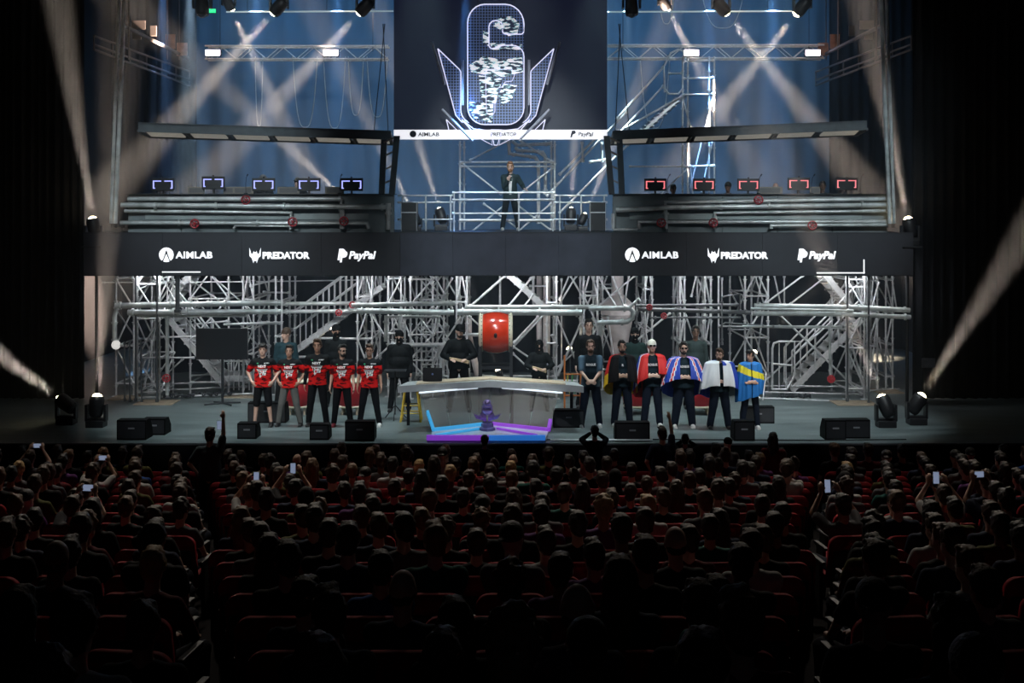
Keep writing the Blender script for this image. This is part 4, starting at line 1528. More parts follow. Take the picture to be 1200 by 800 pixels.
run('rails and long braces of the right scaffold bay around the stair', [
    (880, 368, 28.4, 942, 322, 28.4, .022, 'brace'), (925, 357, 28.8, 965, 326, 28.8, .022, 'brace'), (912, 367, 28.2, 1010, 462, 28.0, .024, 'brace'), (890, 452, 28.4, 975, 376, 28.4, .022, 'brace'), (884, 321, 29.2, 896, 358, 29.2, .02, 'brace'),
    (893, 321, 29.2, 886, 365, 29.2, .02, 'brace'), (907, 321, 29.4, 915, 358, 29.4, .02, 'brace'), (919, 322, 29.6, 919, 358, 29.6, .022, 'post'), (890, 452, 28.6, 1006, 453, 28.6, .022), (888, 459, 28.2, 1010, 462, 28.2, .024), (888, 466, 27.7, 1004, 471, 27.7, .024),
    (895, 360, 28.9, 888, 412, 28.9, .02, 'brace'), (1002, 322, 28.3, 1014, 370, 28.3, .02, 'brace'), (1013, 462, 28, 994, 385, 28, .022, 'brace'), (1028, 372, 29, 1018, 460, 29, .02, 'brace'), (1024, 322, 29, 1016, 400, 29, .02, 'brace'),
    (1030, 330, 28.6, 1018, 372, 28.6, .022, 'brace'), (1046, 330, 29.4, 1051, 364, 29.4, .02, 'brace'), (995, 336, 28.0, 1014, 336, 28.0, .02), (1000, 458, 28.4, 1054, 456, 29.6, .02), (1040, 455, 30, 1030, 395, 30, .018, 'brace')])
run('blackened upright poles standing in front of the left scaffold towers', [(159, 322, 27.5, 159, 470, 27.5, .024, 'post'), (184, 320, 27.4, 184, 471, 27.4, .026, 'post'), (208, 320, 27.35, 208, 366, 27.35, .05, 'post'), (146, 400, 27.6, 146, 470, 27.5, .02, 'post'),
                                            (152, 400, 27.5, 152, 471, 27.5, .02, 'post'), (165, 398, 27.4, 166, 472, 27.4, .02, 'post')], m=mat('dull_steel', (.10, .11, .12), .45, .5), name='upright_poles')
run('blackened upright poles standing in front of the right scaffold stair', [(993, 320, 27.4, 993, 470, 27.4, .026, 'post'), (1018, 320, 27.4, 1018, 474, 27.3, .024, 'post')], m=mat('dull_steel', (0, 0, 0)), name='upright_poles')

# big horizontal pipes at head height, elbows, drop pipes
def pipes(label, runs, m=None):
    x0, y0, d0 = runs[0][1][0][0], runs[0][1][0][1], runs[0][2]
    t = thing('industrial_pipes', label, 'pipes', P(x0, y0, d0))
    for r_, pts, dd in runs:
        mb = MB().poly([P(x, y, dd) for x, y in pts], r_, 10)
        for (xa, ya), (xb, yb) in zip(pts, pts[1:]):
            a, b = P(xa, ya, dd), P(xb, yb, dd)
            L = (b - a).length
            if L > .5:
                ax = (b - a).normalized()
                for q in ([.12, L - .12] if L < 2.5 else [.12, L * .33, L * .66, L - .12]):
                    mb.tube(a + ax * (q - .022), a + ax * (q + .022), r_ * 1.45, 10)
        mb.build('pipe', m or m_pipe, t, True)
    return t


t = pipes('pair of big silver pipes with drops running across the left scaffold bay', [
    (.065, [(135, 358), (330, 354.5)], 27.5), (.070, [(150, 366), (210, 366)], 27.45), (.062, [(213, 365.5), (330, 365)], 27.5), (.045, [(196, 366), (196, 463)], 27.5), (.05, [(138, 358), (134, 372), (134, 404)], 27.7), (.03, [(160, 370), (288, 370)], 27.6)])
wheel(P(195, 443, 27.35), .085, t)
m_globe = mat('white_globe_lamp', (.8, .8, .8), .3, emis=(1, .97, .92), es=.55, var=0)
t = thing('globe_lamp', 'round white globe lamp on the far left scaffold tower', 'lamp', P(136, 404, 27.6))
MB().ell((0, 0, 0), .105, .105, .105).build('globe', m_globe, t)
MB().tube((.08, 0, 0), (.26, .02, -.03), .035, 10).build('fitting', m_galv, t)
t = pipes('dim far pipes passing behind the stair with balusters', [(.05, [(330, 356), (425, 355)], 28.9), (.05, [(330, 365), (425, 364)], 29.0), (.03, [(262, 380), (328, 378)], 28.2)])
MB().tube(P(328, 356, 28.95), P(328, 356, 28.55), .03, 8).tube(P(420, 355, 28.95), P(420, 355, 28.55), .03, 8).tube(P(300, 379, 28.2), P(300, 379, 28.5), .02, 8).build('bracket', m_galv, t, True)
wheel(P(397, 366, 28.7), .07, t)
wheel(P(413, 357, 28.7), .07, t)
pipes('big silver pipes crossing the centre left scaffold above the masked man', [(.055, [(412, 357.5), (534, 355)], 27.5), (.065, [(418, 364), (532, 366)], 27.45), (.045, [(452, 400), (452, 371), (468, 371), (468, 392)], 27.6), (.04, [(472, 371), (514, 371), (514, 378)], 27.7)])
pipes('wide silver pipe and beam over the red drum', [(.050, [(545, 359.5), (700, 359.5)], 27.6), (.075, [(536, 365.5), (682, 366)], 27.5)])
t = pipes('pale elbow pipe ring beside the first navy players', [(.06, [(690, 361), (738, 361), (742, 365), (741, 373), (735, 377), (700, 378)], 27.4), (.05, [(704, 378), (702, 400)], 27.4), (.035, [(738, 360), (748, 350), (751, 354)], 27.3)])
t = pipes('dark pipes with small red wheels right of centre', [(.035, [(745, 358), (868, 357)], 27.6), (.05, [(748, 362), (880, 366)], 27.7), (.028, [(762, 346), (762, 372), (868, 372)], 27.5), (.025, [(846, 404), (846, 348), (867, 344), (867, 362)], 27.5), (.022, [(842, 384), (850, 378), (900, 382), (994, 383), (1000, 388), (973, 443)][0:5], 27.6)],
          m=mat('dark_pipe', (.17, .18, .19), .45, .5))
wheel(P(761, 360, 27.3), .06, t)
wheel(P(778, 370, 27.3), .06, t)
t = pipes('big silver pipes reaching the far right end of the scaffold', [(.06, [(884, 358), (1000, 360), (1066, 363.5)], 27.5), (.055, [(882, 367), (992, 368), (1067, 371.5)], 27.4), (.03, [(880, 361.5), (1000, 364)], 27.35), (.028, [(870, 382), (1001, 383)], 27.6)])
MB().tube(P(1003, 360, 27.45), P(1003, 360, 27.92), .03, 8).tube(P(1010, 369, 27.4), P(1010, 369, 27.92), .03, 8).tube(P(885, 382, 27.6), P(885, 382, 28.9), .02, 8).build('bracket', m_galv, t, True)
t = pipes('thin drop pipe ending in a red valve under the right stair', [(.03, [(972, 383), (973, 440)], 27.45)])
wheel(P(974, 444, 27.35), .08, t)
MB().rbox(P(973, 444, 27.42), (.13, .12, .12), .02).build('valve_body', m_red, t, True)

# pale ducts
def duct(label, prof_pts, d, m):
    """round duct: list of (px, py, radius)"""
    mb = MB()
    for (x0, y0, r0), (x1, y1, r1) in zip(prof_pts, prof_pts[1:]):
        mb.tube(P(x0, y0, d), P(x1, y1, d), r0, 18, r1)
    o = mb.build('duct', m)
    return tag(o, label, 'duct')


m_duct = mat('pale_duct', (.50, .46, .46), .5, .1, var=.2, scale=3)
duct('pale round column with a funnel top behind the second navy player', [(724, 322, .14), (724, 345, .14), (724, 358, .42), (724, 368, .42), (725, 376, .34), (726, 400, .22), (727, 461, .22)], 29.3, m_duct)
duct('slim pale duct beside the black-clad crouching person', [(641, 322, .09), (640, 445, .09)], 29.4, m_duct)
duct('slim pale duct left of the slim one near the drum', [(632, 322, .07), (632, 445, .07)], 29.6, m_duct)
duct('pale bent duct behind the tall drummer', [(549, 370, .08), (549, 392, .08), (560, 440, .08)], 28.8, m_duct)


# ------------------------------------------------------------------ stairs
def stair(label, x0, y0, x1, y1, d, n, w=.8, rails=True, balusters=False, railh=.95, sw=.07):
    """straight flight from (x0,y0) low end to (x1,y1) high end, seen from the side"""
    a, b = P(x0, y0, d), P(x1, y1, d)
    t = thing('metal_stair', label, 'stair', (a.x, a.y, a.z))
    ax = (b - a)
    up = Vector((0, 0, 1))
    nrm = Vector((-(b.z - a.z), 0, b.x - a.x)).normalized()
    if nrm.z < 0:
        nrm = -nrm
    for dy in (0, w):
        o_ = Vector((0, dy, 0))
        mb = MB()
        v = [a + o_ - nrm * sw, b + o_ - nrm * sw, b + o_ + nrm * sw, a + o_ + nrm * sw]
        mb.add(v + [p + Vector((0, .05, 0)) for p in v], [(0, 1, 2, 3), (7, 6, 5, 4), (0, 4, 5, 1), (1, 5, 6, 2), (2, 6, 7, 3), (3, 7, 4, 0)])
        mb.build('stringer', m_galv2, t, True)
    for k in range(n):
        c = a.lerp(b, (k + .5) / n) + Vector((0, w / 2 + .02, 0))
        MB().bbox(c - Vector((.13, w / 2, .015)), c + Vector((.13, w / 2, .02))).build('tread', m_galv, t, True)
    if rails:
        for dy in (0, w):
            o_ = Vector((0, dy, 0))
            for h_ in (railh, railh * .55):
                MB().tube(a + o_ + up * h_, b + o_ + up * h_, .022, 8).build('handrail', m_galv2, t, True)
            if balusters:
                m_ = int((b - a).length / .17)
                for k in range(m_ + 1):
                    p = a.lerp(b, k / m_) + o_
                    MB().tube(p, p + up * railh, .014, 6).build('baluster', m_galv2, t, True)
            else:
                for k in range(4):
                    p = a.lerp(b, k / 3) + o_
                    MB().tube(p, p + up * railh, .02, 8).build('rail_post', m_galv2, t, True)
    return t


stair('metal stair descending to the right behind the black television', 262, 452, 196, 372, 28.6, 9, rails=True)
stair('upper metal stair flight at the left, near the fascia', 188, 366, 222, 322, 29.0, 5, rails=False)
stair('metal stair with many upright balusters rising to the right behind the red players', 345, 412, 447, 336, 29.4, 11, balusters=True, railh=1.0)
stair('metal stair rising right at the right end, beside the rounded gate', 928, 458, 1010, 374, 28.6, 10)
stair('upper metal stair flight at the right end, near the fascia', 1000, 362, 966, 320, 28.9, 5, rails=False)
stair('narrow metal stair flight above the red drum', 638, 360, 596, 322, 28.9, 5, rails=False)
t = thing('landing_block', 'pale stair landing box at the foot of the left stair', 'landing', P(282, 455, 28.6))
mb = MB()
for k in range(7):
    X = XZ(262 + k * 6, 28.6)
    mb.tube((X, 28.6, P(0, 457, 28.6).z), (X, 28.6, P(0, 420, 28.6).z), .016, 6)
mb.build('rail_bars', m_galv2, t, True)
MB().bbox(P(258, 424, 28.6), P(300, 422, 28.6) + Vector((0, .05, 0))).bbox(P(258, 447, 28.6), P(300, 440, 28.6) + Vector((0, .8, 0))).build('landing_frame', m_galv2, t, True)
t = thing('safety_gate', 'rounded white tube gate at the foot of the right stair', 'gate', P(917, 456, 28.3))
g = 28.3
MB().poly([P(x, y, g) for x, y in [(905, 456), (905, 408), (907, 402), (913, 400), (931, 400), (931, 440), (922, 456), (905, 456)]], .028, 8).build('outer_tube', m_galv2, t, True)
MB().tube(P(905, 426, g), P(928, 428, g), .022, 8).build('middle_rail', m_galv2, t, True)
for x in (913, 921):
    MB().tube(P(x, 402, g), P(x, 455, g), .016, 8).build('upright_bar', m_galv2, t, True)
MB().poly([P(x, y, g + .6) for x, y in [(920, 400), (938, 400), (938, 440), (942, 452)]], .022, 8).build('rear_tube', m_galv2, t, True)
# floor ply pads under the towers
for x0, x1, d, lab in ((160, 205, 27.3, 'pale plywood pad under the left scaffold posts'), (978, 1026, 27.2, 'pale plywood pad under the right scaffold posts'), (130, 160, 28.0, 'grey ply pad under the far left tower'), (1026, 1056, 29.0, 'dull ply pad under the far right posts'),
                       (262, 302, 28.3, 'pale board on the floor behind the first red player')):
    tag(MB().bbox((XZ(x0, d), d - .25, .001), (XZ(x1, d), d + .45, .02)).build('plywood_pad', mat('plywood', (.33, .26, .19), .7, var=.2)), lab, 'board')

# ------------------------------------------------------------------ scaffold on the deck behind the host
t = thing('scaffold_tower', 'pale scaffold frame with cross braces on the deck behind the host', 'scaffolding', (XZ(595, 31.6), 31.6, DZ))
g = 31.4
for x in (539, 544, 650):
    post(t, x, 165, 250 + (CZ - DZ) * F / g, g if x != 544 else g + .9, r=.028, m=m_galv2)
post(t, 646, 165, 269, g + .9, r=.028, m=m_galv2)
for y, r_ in ((190, .028), (195, .022), (225, .026), (234, .035), (258, .04)):
    bar(t, 539, y, g, 650, y, g, r_, m_galv2, 'ledger')
for a in ((550, 188, 594, 165), (542, 192, 588, 228), (608, 228, 648, 196), (610, 165, 648, 190), (566, 238, 610, 270), (594, 238, 552, 272), (606, 240, 646, 270), (646, 238, 606, 272)):
    bar(t, a[0], a[1], g + .05, a[2], a[3], g + .05, .024, m_galv2)
t = thing('guard_rail', 'tube guard rail across the front of the host platform', 'railing', (XZ(590, 29.9), 29.9, DZ))
for x in (532, 608, 648):
    post(t, x, 224, 250 + (CZ - DZ) * F / 29.9, 29.9, .022, m_galv2)
for y in (225.5, 234, 250):
    bar(t, 530, y, 29.9, 650, y, 29.9, .022, m_galv2, 'rail')
for nm, x0, x1, lab in (('l', 466, 532, 'tube guard rail left of the host platform'), ('r', 650, 712, 'tube guard rail right of the host platform')):
    t = thing('guard_rail', lab, 'railing', (XZ((x0 + x1) / 2, 30.2), 30.2, DZ))
    for x in (x0 + 6, x1 - 4, (x0 + x1) / 2):
        post(t, x, 228, 250 + (CZ - DZ) * F / 30.2, 30.2, .02, m_galv2)
    for y in (229, 237, 257):
        bar(t, x0, y, 30.2, x1, y, 30.2, .018, m_galv2, 'rail')
pipes('pale plumbing elbows high behind the host', [(.05, [(600, 165), (606, 170), (645, 168)], 31.9), (.05, [(596, 165), (597, 180), (627, 184), (631, 190), (631, 262)], 32.0), (.05, [(604, 172), (607, 176), (636, 178), (639, 184), (639, 228)], 32.1)], m=m_galv2)

# stair tower on the deck, upper right
t = thing('stair_tower', 'tall pale scaffold stair tower behind the right balcony', 'scaffolding', (XZ(820, 32), 32.0, DZ))
g = 32.0
for x, dd in ((800, g), (806, g + .9), (831, g), (837, g + .9)):
    post(t, x, 66, 250 + (CZ - DZ) * F / dd, dd, .026, m_galv2)
for y in (72, 92, 111, 195):
    bar(t, 800, y, g, 837, y - 1, g, .024, m_galv2, 'ledger')
for a in ((806, 232, 835, 115), (806, 165, 812, 230), (822, 225, 835, 165), (770, 232, 808, 195), (737, 195, 800, 195), (812, 160, 800, 115), (835, 110, 826, 160)):
    bar(t, *a[:2], g + .1, *a[2:], g + .1, .02, m_galv2)
MB().poly([P(x, y, g - .1) for x, y in [(779, 108), (778, 78), (786, 62), (795, 58), (801, 60), (800, 104), (795, 110), (784, 110), (779, 104)]], .026, 8).build('cage_rail', m_galv2, t, True)
bar(t, 783, 86, g, 800, 86, g, .02, m_galv2, 'ledger')
st = stair('upper scaffold stair climbing right to the stair tower', 738, 168, 800, 112, 32.2, 12, w=.7, rails=False, sw=.035)
for p, q in (((722, 140), (778, 78)), ((722, 160), (778, 100)), ((733, 150), (800, 112)), ((640, 230), (735, 130)), ((655, 250), (737, 168)), ((655, 205), (700, 160))):
    bar(st, p[0], p[1], 31.9, q[0], q[1], 32.0, .03, m_galv2, 'handrail')
for p in ((682, 166), (705, 166)):
    bar(st, p[0], p[1], 31.8, p[0] + 1, 190, 31.8, .03, m_galv2, 'rail_post')
bar(st, 690, 190, 31.8, 712, 187, 31.8, .03, m_galv2, 'handrail')

# ------------------------------------------------------------------ side galleries, tall pipes in the wings
m_gal = mat('gallery_steel', (.16, .14, .14), .6, .2)
m_board = mat('gallery_board', (.42, .27, .22), .7, var=.25)


def gallery(side):
    s = -1 if side == 'left' else 1
    X = 11.0 * s if False else None
    def Q(px, py, dd):
        if s > 0:
            px = 1178 - px
        return P(px, py, dd)
    t = thing('fly_gallery', 'dim side gallery with rails and lit boards high at the %s wing' % side, 'gallery', Q(150, 60, 30))
    MB().tube(Q(145, 30, 29), Q(220, 68, 34), .05, 8).build('edge_beam', m_gal, t, True)
    for dy in (0, 10, 16):
        MB().tube(Q(110, 42 + dy, 28.2), Q(222, 84 + dy, 34.5), .03, 8).build('rail', m_gal, t, True)
    for k in range(7):
        q = k / 6
        a = Q(110, 42, 28.2).lerp(Q(222, 84, 34.5), q)
        b = Q(110, 58, 28.2).lerp(Q(222, 100, 34.5), q)
        MB().tube(a, b, .02, 6).build('rail_post', m_gal, t, True)
    for x0, x1, y0, y1 in ((194, 205, 40, 57), (207, 219, 50, 65)):
        a = Q(x0, y0, 33.2)
        b = Q(x1, y1, 33.2)
        MB().bbox((min(a.x, b.x), 33.2, min(a.z, b.z)), (max(a.x, b.x), 33.26, max(a.z, b.z))).build('board', m_board, t, True)
    for x0, x1, y0, y1 in ((154, 170, 24, 34), (155, 165, 38, 46), (176, 183, 30, 42)):
        a = Q(x0, y0, 31)
        b = Q(x1, y1, 31)
        MB().bbox((min(a.x, b.x), 31, min(a.z, b.z)), (max(a.x, b.x), 31.06, max(a.z, b.z))).build('board', m_gal, t, True)
    for x, dd in ((151, 29), (196, 32.5), (210, 34)):
        MB().tube(Q(x, 70, dd), Q(x, -40, dd), .02, 6).build('hanger', m_gal, t, True)
    a = Q(195, 48, 32.4)
    light_spot('gallery_lamp', a + Vector((-.3 * s, -1.5, 2.5)), a, 70, 60, (1, .55, .4), .5, .05)
    t = thing('wing_pipes', 'pair of tall bare pipes standing in the %s wing' % side, 'pipes', Q(135, 228, 27.1))
    MB().tube(Q(130, 262, 27.1), Q(140, -30, 27.1), .04, 10).build('pipe', m_pipe, t, True)
    MB().tube(Q(135, 262, 27.2), Q(147, -30, 27.2), .05, 10).build('pipe', m_pipe, t, True)


gallery('left')
gallery('right')

# ------------------------------------------------------------------ the players in red and black, left of the desk
def jersey_mat():
    m = mat('jersey_red_black', (0.5, 0.02, 0.02), 0.7, var=0)
    nt = m.node_tree
    b = nt.nodes['Principled BSDF']
    tc = nt.nodes.new('ShaderNodeTexCoord')
    mp = nt.nodes.new('ShaderNodeMapping')
    mp.inputs['Scale'].default_value = (7, 7, 20)
    n = nt.nodes.new('ShaderNodeTexNoise')
    n.inputs['Scale'].default_value = 1.0
    n.inputs['Detail'].default_value = 1.0
    sep = nt.nodes.new('ShaderNodeSeparateXYZ')
    add = nt.nodes.new('ShaderNodeMath')           # height with a ragged edge
    add.operation = 'MULTIPLY_ADD'
    add.inputs[1].default_value = 0.10
    r = nt.nodes.new('ShaderNodeValToRGB')
    r.color_ramp.interpolation = 'CONSTANT'
    e = r.color_ramp.elements
    e[0].color = (0.42, 0.010, 0.012, 1)
    e[1].position = 0.655
    e[1].color = (0.014, 0.016, 0.018, 1)
    r2 = nt.nodes.new('ShaderNodeValToRGB')       # camouflage patches in the red
    r2.color_ramp.interpolation = 'CONSTANT'
    r2.color_ramp.elements[0].color = (0.10, 0.004, 0.006, 1)
    r2.color_ramp.elements[1].position = 0.47
    r2.color_ramp.elements[1].color = (0.62, 0.012, 0.012, 1)
    mul = nt.nodes.new('ShaderNodeMix')
    mul.data_type = 'RGBA'
    gt = nt.nodes.new('ShaderNodeMath')
    gt.operation = 'GREATER_THAN'
    gt.inputs[1].default_value = 1.30
    nt.links.new(tc.outputs['Object'], mp.inputs['Vector'])
    nt.links.new(mp.outputs[0], n.inputs['Vector'])
    nt.links.new(tc.outputs['Object'], sep.inputs[0])
    nt.links.new(n.outputs['Fac'], add.inputs[0])
    nt.links.new(sep.outputs['Z'], add.inputs[2])
    nt.links.new(add.outputs[0], gt.inputs[0])
    nt.links.new(n.outputs['Fac'], r2.inputs['Fac'])
    nt.links.new(gt.outputs[0], mul.inputs['Factor'])
    nt.links.new(r2.outputs['Color'], mul.inputs['A'])
    mul.inputs['B'].default_value = (0.007, 0.008, 0.009, 1)
    nt.links.new(mul.outputs['Result'], b.inputs['Base Color'])
    return m


m_jersey = jersey_mat()
m_trk = mat('track_trousers_black', (0.005, 0.0055, 0.007), 0.8)
m_gry = mat('grey_trousers', (0.11, 0.115, 0.11), 0.85)
m_navy = mat('navy_trousers', (0.007, 0.011, 0.022), 0.85)
m_blk = mat('black_cloth', (0.004, 0.0045, 0.005), 0.85)
m_shoe_b = mat('black_shoe', (0.012, 0.012, 0.013), 0.5)
m_shoe_w = mat('white_shoe', (0.62, 0.62, 0.60), 0.5)
m_shoe_r = mat('dark_red_shoe', (0.20, 0.015, 0.025), 0.5)
m_blackp = mat('black_print', (0.01, 0.01, 0.012), 0.6, var=0)
m_green = mat('green_print', (0.02, 0.30, 0.12), 0.6, var=0)


def on_floor(px, d):
    return Vector((XZ(px, d), d, 0.0))


FZ_OUT = [(-.105, .062), (.105, .062), (.088, .028), (-.085, .028)]


def red_player(px, d, **k):
    root, sh, J, pt = human(loc=on_floor(px, d), shirt=m_jersey, g=0.030, hem=0.86, **k)
    s = k.get('height', 1.8) / 1.8 * 1.12
    cz = 1.185 * s / 1.12
    def q(L):
        return [(x * s, cz + z * s) for x, z in L]
    decal(sh, [q(FZ_OUT), q([(-.075, .032), (-.028, .032), (-.022, -.085), (-.045, -.085)]), q([(-.050, .012), (.005, .012), (.0, -.018), (-.050, -.018)]),
               q([(.020, .032), (.085, .032), (.078, .004), (.02, .004)]), q([(.012, .010), (.040, .010), (.040, -.018), (.010, -.018)]),
               q([(.010, -.012), (.078, -.012), (.070, -.060), (.002, -.060)]), q([(-.045, -.045), (.005, -.060), (-.035, -.112)])], m_white, 'chest_emblem', root, off=0.004)
    decal(sh, [q([(-.088, .056), (.088, .056), (.080, .046), (-.080, .046)]), q([(-.064, .030), (-.040, .030), (-.040, -.065), (-.052, -.065)]),
               q([(-.042, .004), (-.006, .004), (-.009, -.008), (-.042, -.008)]), q([(.030, .024), (.072, .024), (.068, .014), (.03, .014)]),
               q([(.012, -.024), (.060, -.024), (.056, -.034), (.010, -.034)]), q([(.010, -.045), (.055, -.045), (.052, -.053), (.008, -.053)])], m_blackp, 'emblem_inset', root, off=0.008)
    text_on('NEXT', 0.060 * s, -0.002, cz + .093 * s, sh, m_white, root, 0, 0.003)
    text_on('HYPERX', 0.026 * s, 0.085 * s, cz + .163 * s, sh, m_white, root, 0, 0.001)
    decal(sh, [q([(-.105, .160), (-.070, .160), (-.070, .180), (-.105, .180)])], m_green, 'sleeve_badge', root)
    return root


red_player(308, 24.35, label='player in red and black jersey and black shorts, hands on his hips', height=1.70, hair=('fringe', 'black'), pose=('hip', 'hip'),
           trousers=m_trk, shorts=True, shoes=m_shoe_b, legs=0.09, rz=0.05)
red_player(339, 24.4, label='player in red and black jersey and grey trousers, arms behind his back', height=1.66, hair=('quiff', 'black'), pose=('hip', 'hip'),
           trousers=m_gry, shoes=m_shoe_b, legs=0.16, skin='tan')
p3 = red_player(372, 24.4, label='tallest player in red and black jersey with long black sleeves, arms hanging', height=1.78, hair=('quiff', 'brown'), pose=('down', 'down'),
                trousers=m_trk, shoes=m_shoe_b, legs=0.10, skin='tan')
red_player(401, 24.35, label='bearded player in sunglasses and red and black jersey, head turned aside', height=1.67, fat=1.06, hair=('quiff', 'black'), pose=('down', 'down'), specs='dark',
           beard='black', yaw=0.75, trousers=m_trk, shoes=m_shoe_r, legs=0.10)
red_player(433, 24.35, label='player with round glasses in red and black jersey, nearest the desk', height=1.68, hair=('quiff', 'brown'), pose=('down', 'down'), specs='clear',
           trousers=m_trk, shoes=m_shoe_w, legs=0.13, skin='tan')
J = skeleton()
for s in (-1, 1):       # long black undersleeves of the tall player
    mb = MB()
    E, W, S = J['E', s], J['W', s], J['S', s]
    mb.cap(S.lerp(E, .6), E, .05, .047)
    mb.cap(E, E.lerp(W, .95), .047, .036)
    low = -0.0
    for v in mb.v:
        v.z -= 0.008
        v *= 1.78 / 1.8
    ob('undersleeve', voxelise(mb, .011, 2, 'undersleeve'), m_trk, p3)

# ------------------------------------------------------------------ the players in navy, right of the desk, and their flags
m_teal = mat('navy_team_shirt', (0.009, 0.020, 0.028), 0.75, var=0.15)


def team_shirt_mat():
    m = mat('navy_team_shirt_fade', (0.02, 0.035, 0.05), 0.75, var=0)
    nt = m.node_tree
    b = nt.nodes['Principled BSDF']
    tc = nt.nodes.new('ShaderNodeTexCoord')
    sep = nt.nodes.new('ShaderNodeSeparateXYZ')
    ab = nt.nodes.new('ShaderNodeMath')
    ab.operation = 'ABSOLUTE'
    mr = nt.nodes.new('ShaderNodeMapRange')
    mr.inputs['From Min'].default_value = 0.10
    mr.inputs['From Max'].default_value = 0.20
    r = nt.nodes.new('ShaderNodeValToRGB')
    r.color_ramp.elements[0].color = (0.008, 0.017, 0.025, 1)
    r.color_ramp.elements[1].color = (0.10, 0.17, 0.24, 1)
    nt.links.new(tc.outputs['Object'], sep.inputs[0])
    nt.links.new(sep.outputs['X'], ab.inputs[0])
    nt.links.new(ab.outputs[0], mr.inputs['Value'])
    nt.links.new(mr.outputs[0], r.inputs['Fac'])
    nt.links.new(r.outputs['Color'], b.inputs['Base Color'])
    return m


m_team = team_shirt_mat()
C_ = {'red': mat('flag_red', (0.62, 0.022, 0.020), 0.65, var=0.06), 'white': mat('flag_white', (0.74, 0.76, 0.80), 0.65, var=0.04), 'blue': mat('flag_blue', (0.015, 0.05, 0.38), 0.65, var=0.06),
      'black': mat('flag_black', (0.010, 0.009, 0.010), 0.7, var=0.1), 'gold': mat('flag_gold', (0.85, 0.52, 0.02), 0.65, var=0.05), 'sky': mat('flag_light_blue', (0.012, 0.16, 0.48), 0.65, var=0.06),
      'yellow': mat('flag_yellow', (0.80, 0.68, 0.03), 0.65, var=0.05)}
CN = list(C_)


def cloak(name, label, cat, loc, rz, s, colour, open_deg=22, front_drop=0.62, back_drop=0.95, flare=0.10, skew=0.0, nu=110, nv=60, seed=1, fat=1.0, top=1.47, closed=False):
    """a flag worn over the shoulders: u runs from one front edge round the back to the other, v from the neck down"""
    rnd = random.Random(seed)
    ph = [rnd.uniform(0, 6.28) for _ in range(4)]
    vs, fs, mi = [], [], []
    for j in range(nv + 1):
        v = j / nv
        for i in range(nu + 1):
            u = i / nu
            a0 = R(open_deg) * (1 - 0.35 * v)
            th = a0 + (2 * math.pi - 2 * a0) * u          # 0 = straight ahead (-Y), growing to +x side
            side = abs(math.sin(th))
            fr = math.cos(th)
            drop = front_drop + (back_drop - front_drop) * (0.5 - 0.5 * fr) + skew * math.sin(th)
            # over the shoulder: near the neck first, then down the arm
            t = v * drop
            if t < 0.17:
                q = t / 0.17
                rx = 0.085 + (0.262 * fat - 0.085) * math.sin(q * math.pi / 2)
                ry = 0.095 + (0.165 * fat - 0.095) * math.sin(q * math.pi / 2)
                z = top - 0.075 * (1 - math.cos(q * math.pi / 2)) * 1.0
            else:
                q = (t - 0.17) / max(drop - 0.17, 0.01)
                rx = 0.262 * fat + flare * q * 0.9 + 0.035 * math.sin(q * 2.2)
                ry = 0.165 * fat + flare * q * 0.7 + 0.045 * math.sin(q * 2.0)
                z = top - 0.075 - (t - 0.17)
            fold = (0.012 * math.sin(9 * th + ph[0]) + 0.009 * math.sin(17 * th + ph[1] + 2 * v)) * min(1, t * 2.2)
            rx += fold
            ry += fold
            vs.append(Vector((rx * math.sin(th), -ry * fr, z + 0.008 * math.sin(7 * th + ph[2]) * v)) * s)
    for j in range(nv):
        for i in range(nu):
            b = j * (nu + 1) + i
            fs.append((b, b + 1, b + nu + 2, b + nu + 1))
            mi.append(CN.index(colour((i + .5) / nu, (j + .5) / nv)))
    me = bpy.data.meshes.new(name)
    me.from_pydata([tuple(v) for v in vs], [], fs)
    for c in CN:
        me.materials.append(C_[c])
    me.polygons.foreach_set('material_index', mi)
    me.polygons.foreach_set('use_smooth', [True] * len(fs))
    o = bpy.data.objects.new(name, me)
    COL.objects.link(o)
    md = o.modifiers.new('thick', 'SOLIDIFY')
    md.thickness = 0.004
    md.offset = 1
    o.location = loc
    o.rotation_euler = (0, 0, rz)
    return tag(o, label, cat)


def union(u, v):
    s = min(u, 1 - u) * 2
    for c, w, k in ((.07, .030, .10), (.26, .040, .20), (.62, .045, -.35)):
        q = abs(s - c - k * (v - .2))
        if q < w * .5:
            return 'red'
        if q < w * 1.15:
            return 'white'
    if s > .28 and abs(v - .55) < .05:
        return 'red'
    if s > .28 and abs(v - .55) < .09:
        return 'white'
    return 'blue'


def german(u, v):
    q = min(u, 1 - u) * 2
    if u > .86 or .30 > u:
        return 'black'
    return 'red' if v < .68 else 'gold'


def norway(u, v):
    if .78 < u < .87:
        return 'white' if (.78 < u < .805 or .845 < u < .87) else 'blue'
    if v > .72 and .12 < u < .4:
        return 'blue'
    return 'red'


def white_blue(u, v):
    return 'blue' if (.11 < u < .30 and v > .12) or (u < .05 and v < .3) or (.55 < u < .7) else 'white'


def navy_player(px, d, label, flag=None, word='ROGUE', **k):
    loc = on_floor(px, d)
    root, sh, J, pt = human(label=label, loc=loc, shirt=k.pop('shirt', m_teal), g=0.026, hem=0.84, **k)
    s = k.get('height', 1.8) / 1.8
    if word:
        text_on(word, 0.058 * s * 1.05, 0, 1.275 * s, sh, m_white, root, 0, 0.004, sx=0.95)
    return root


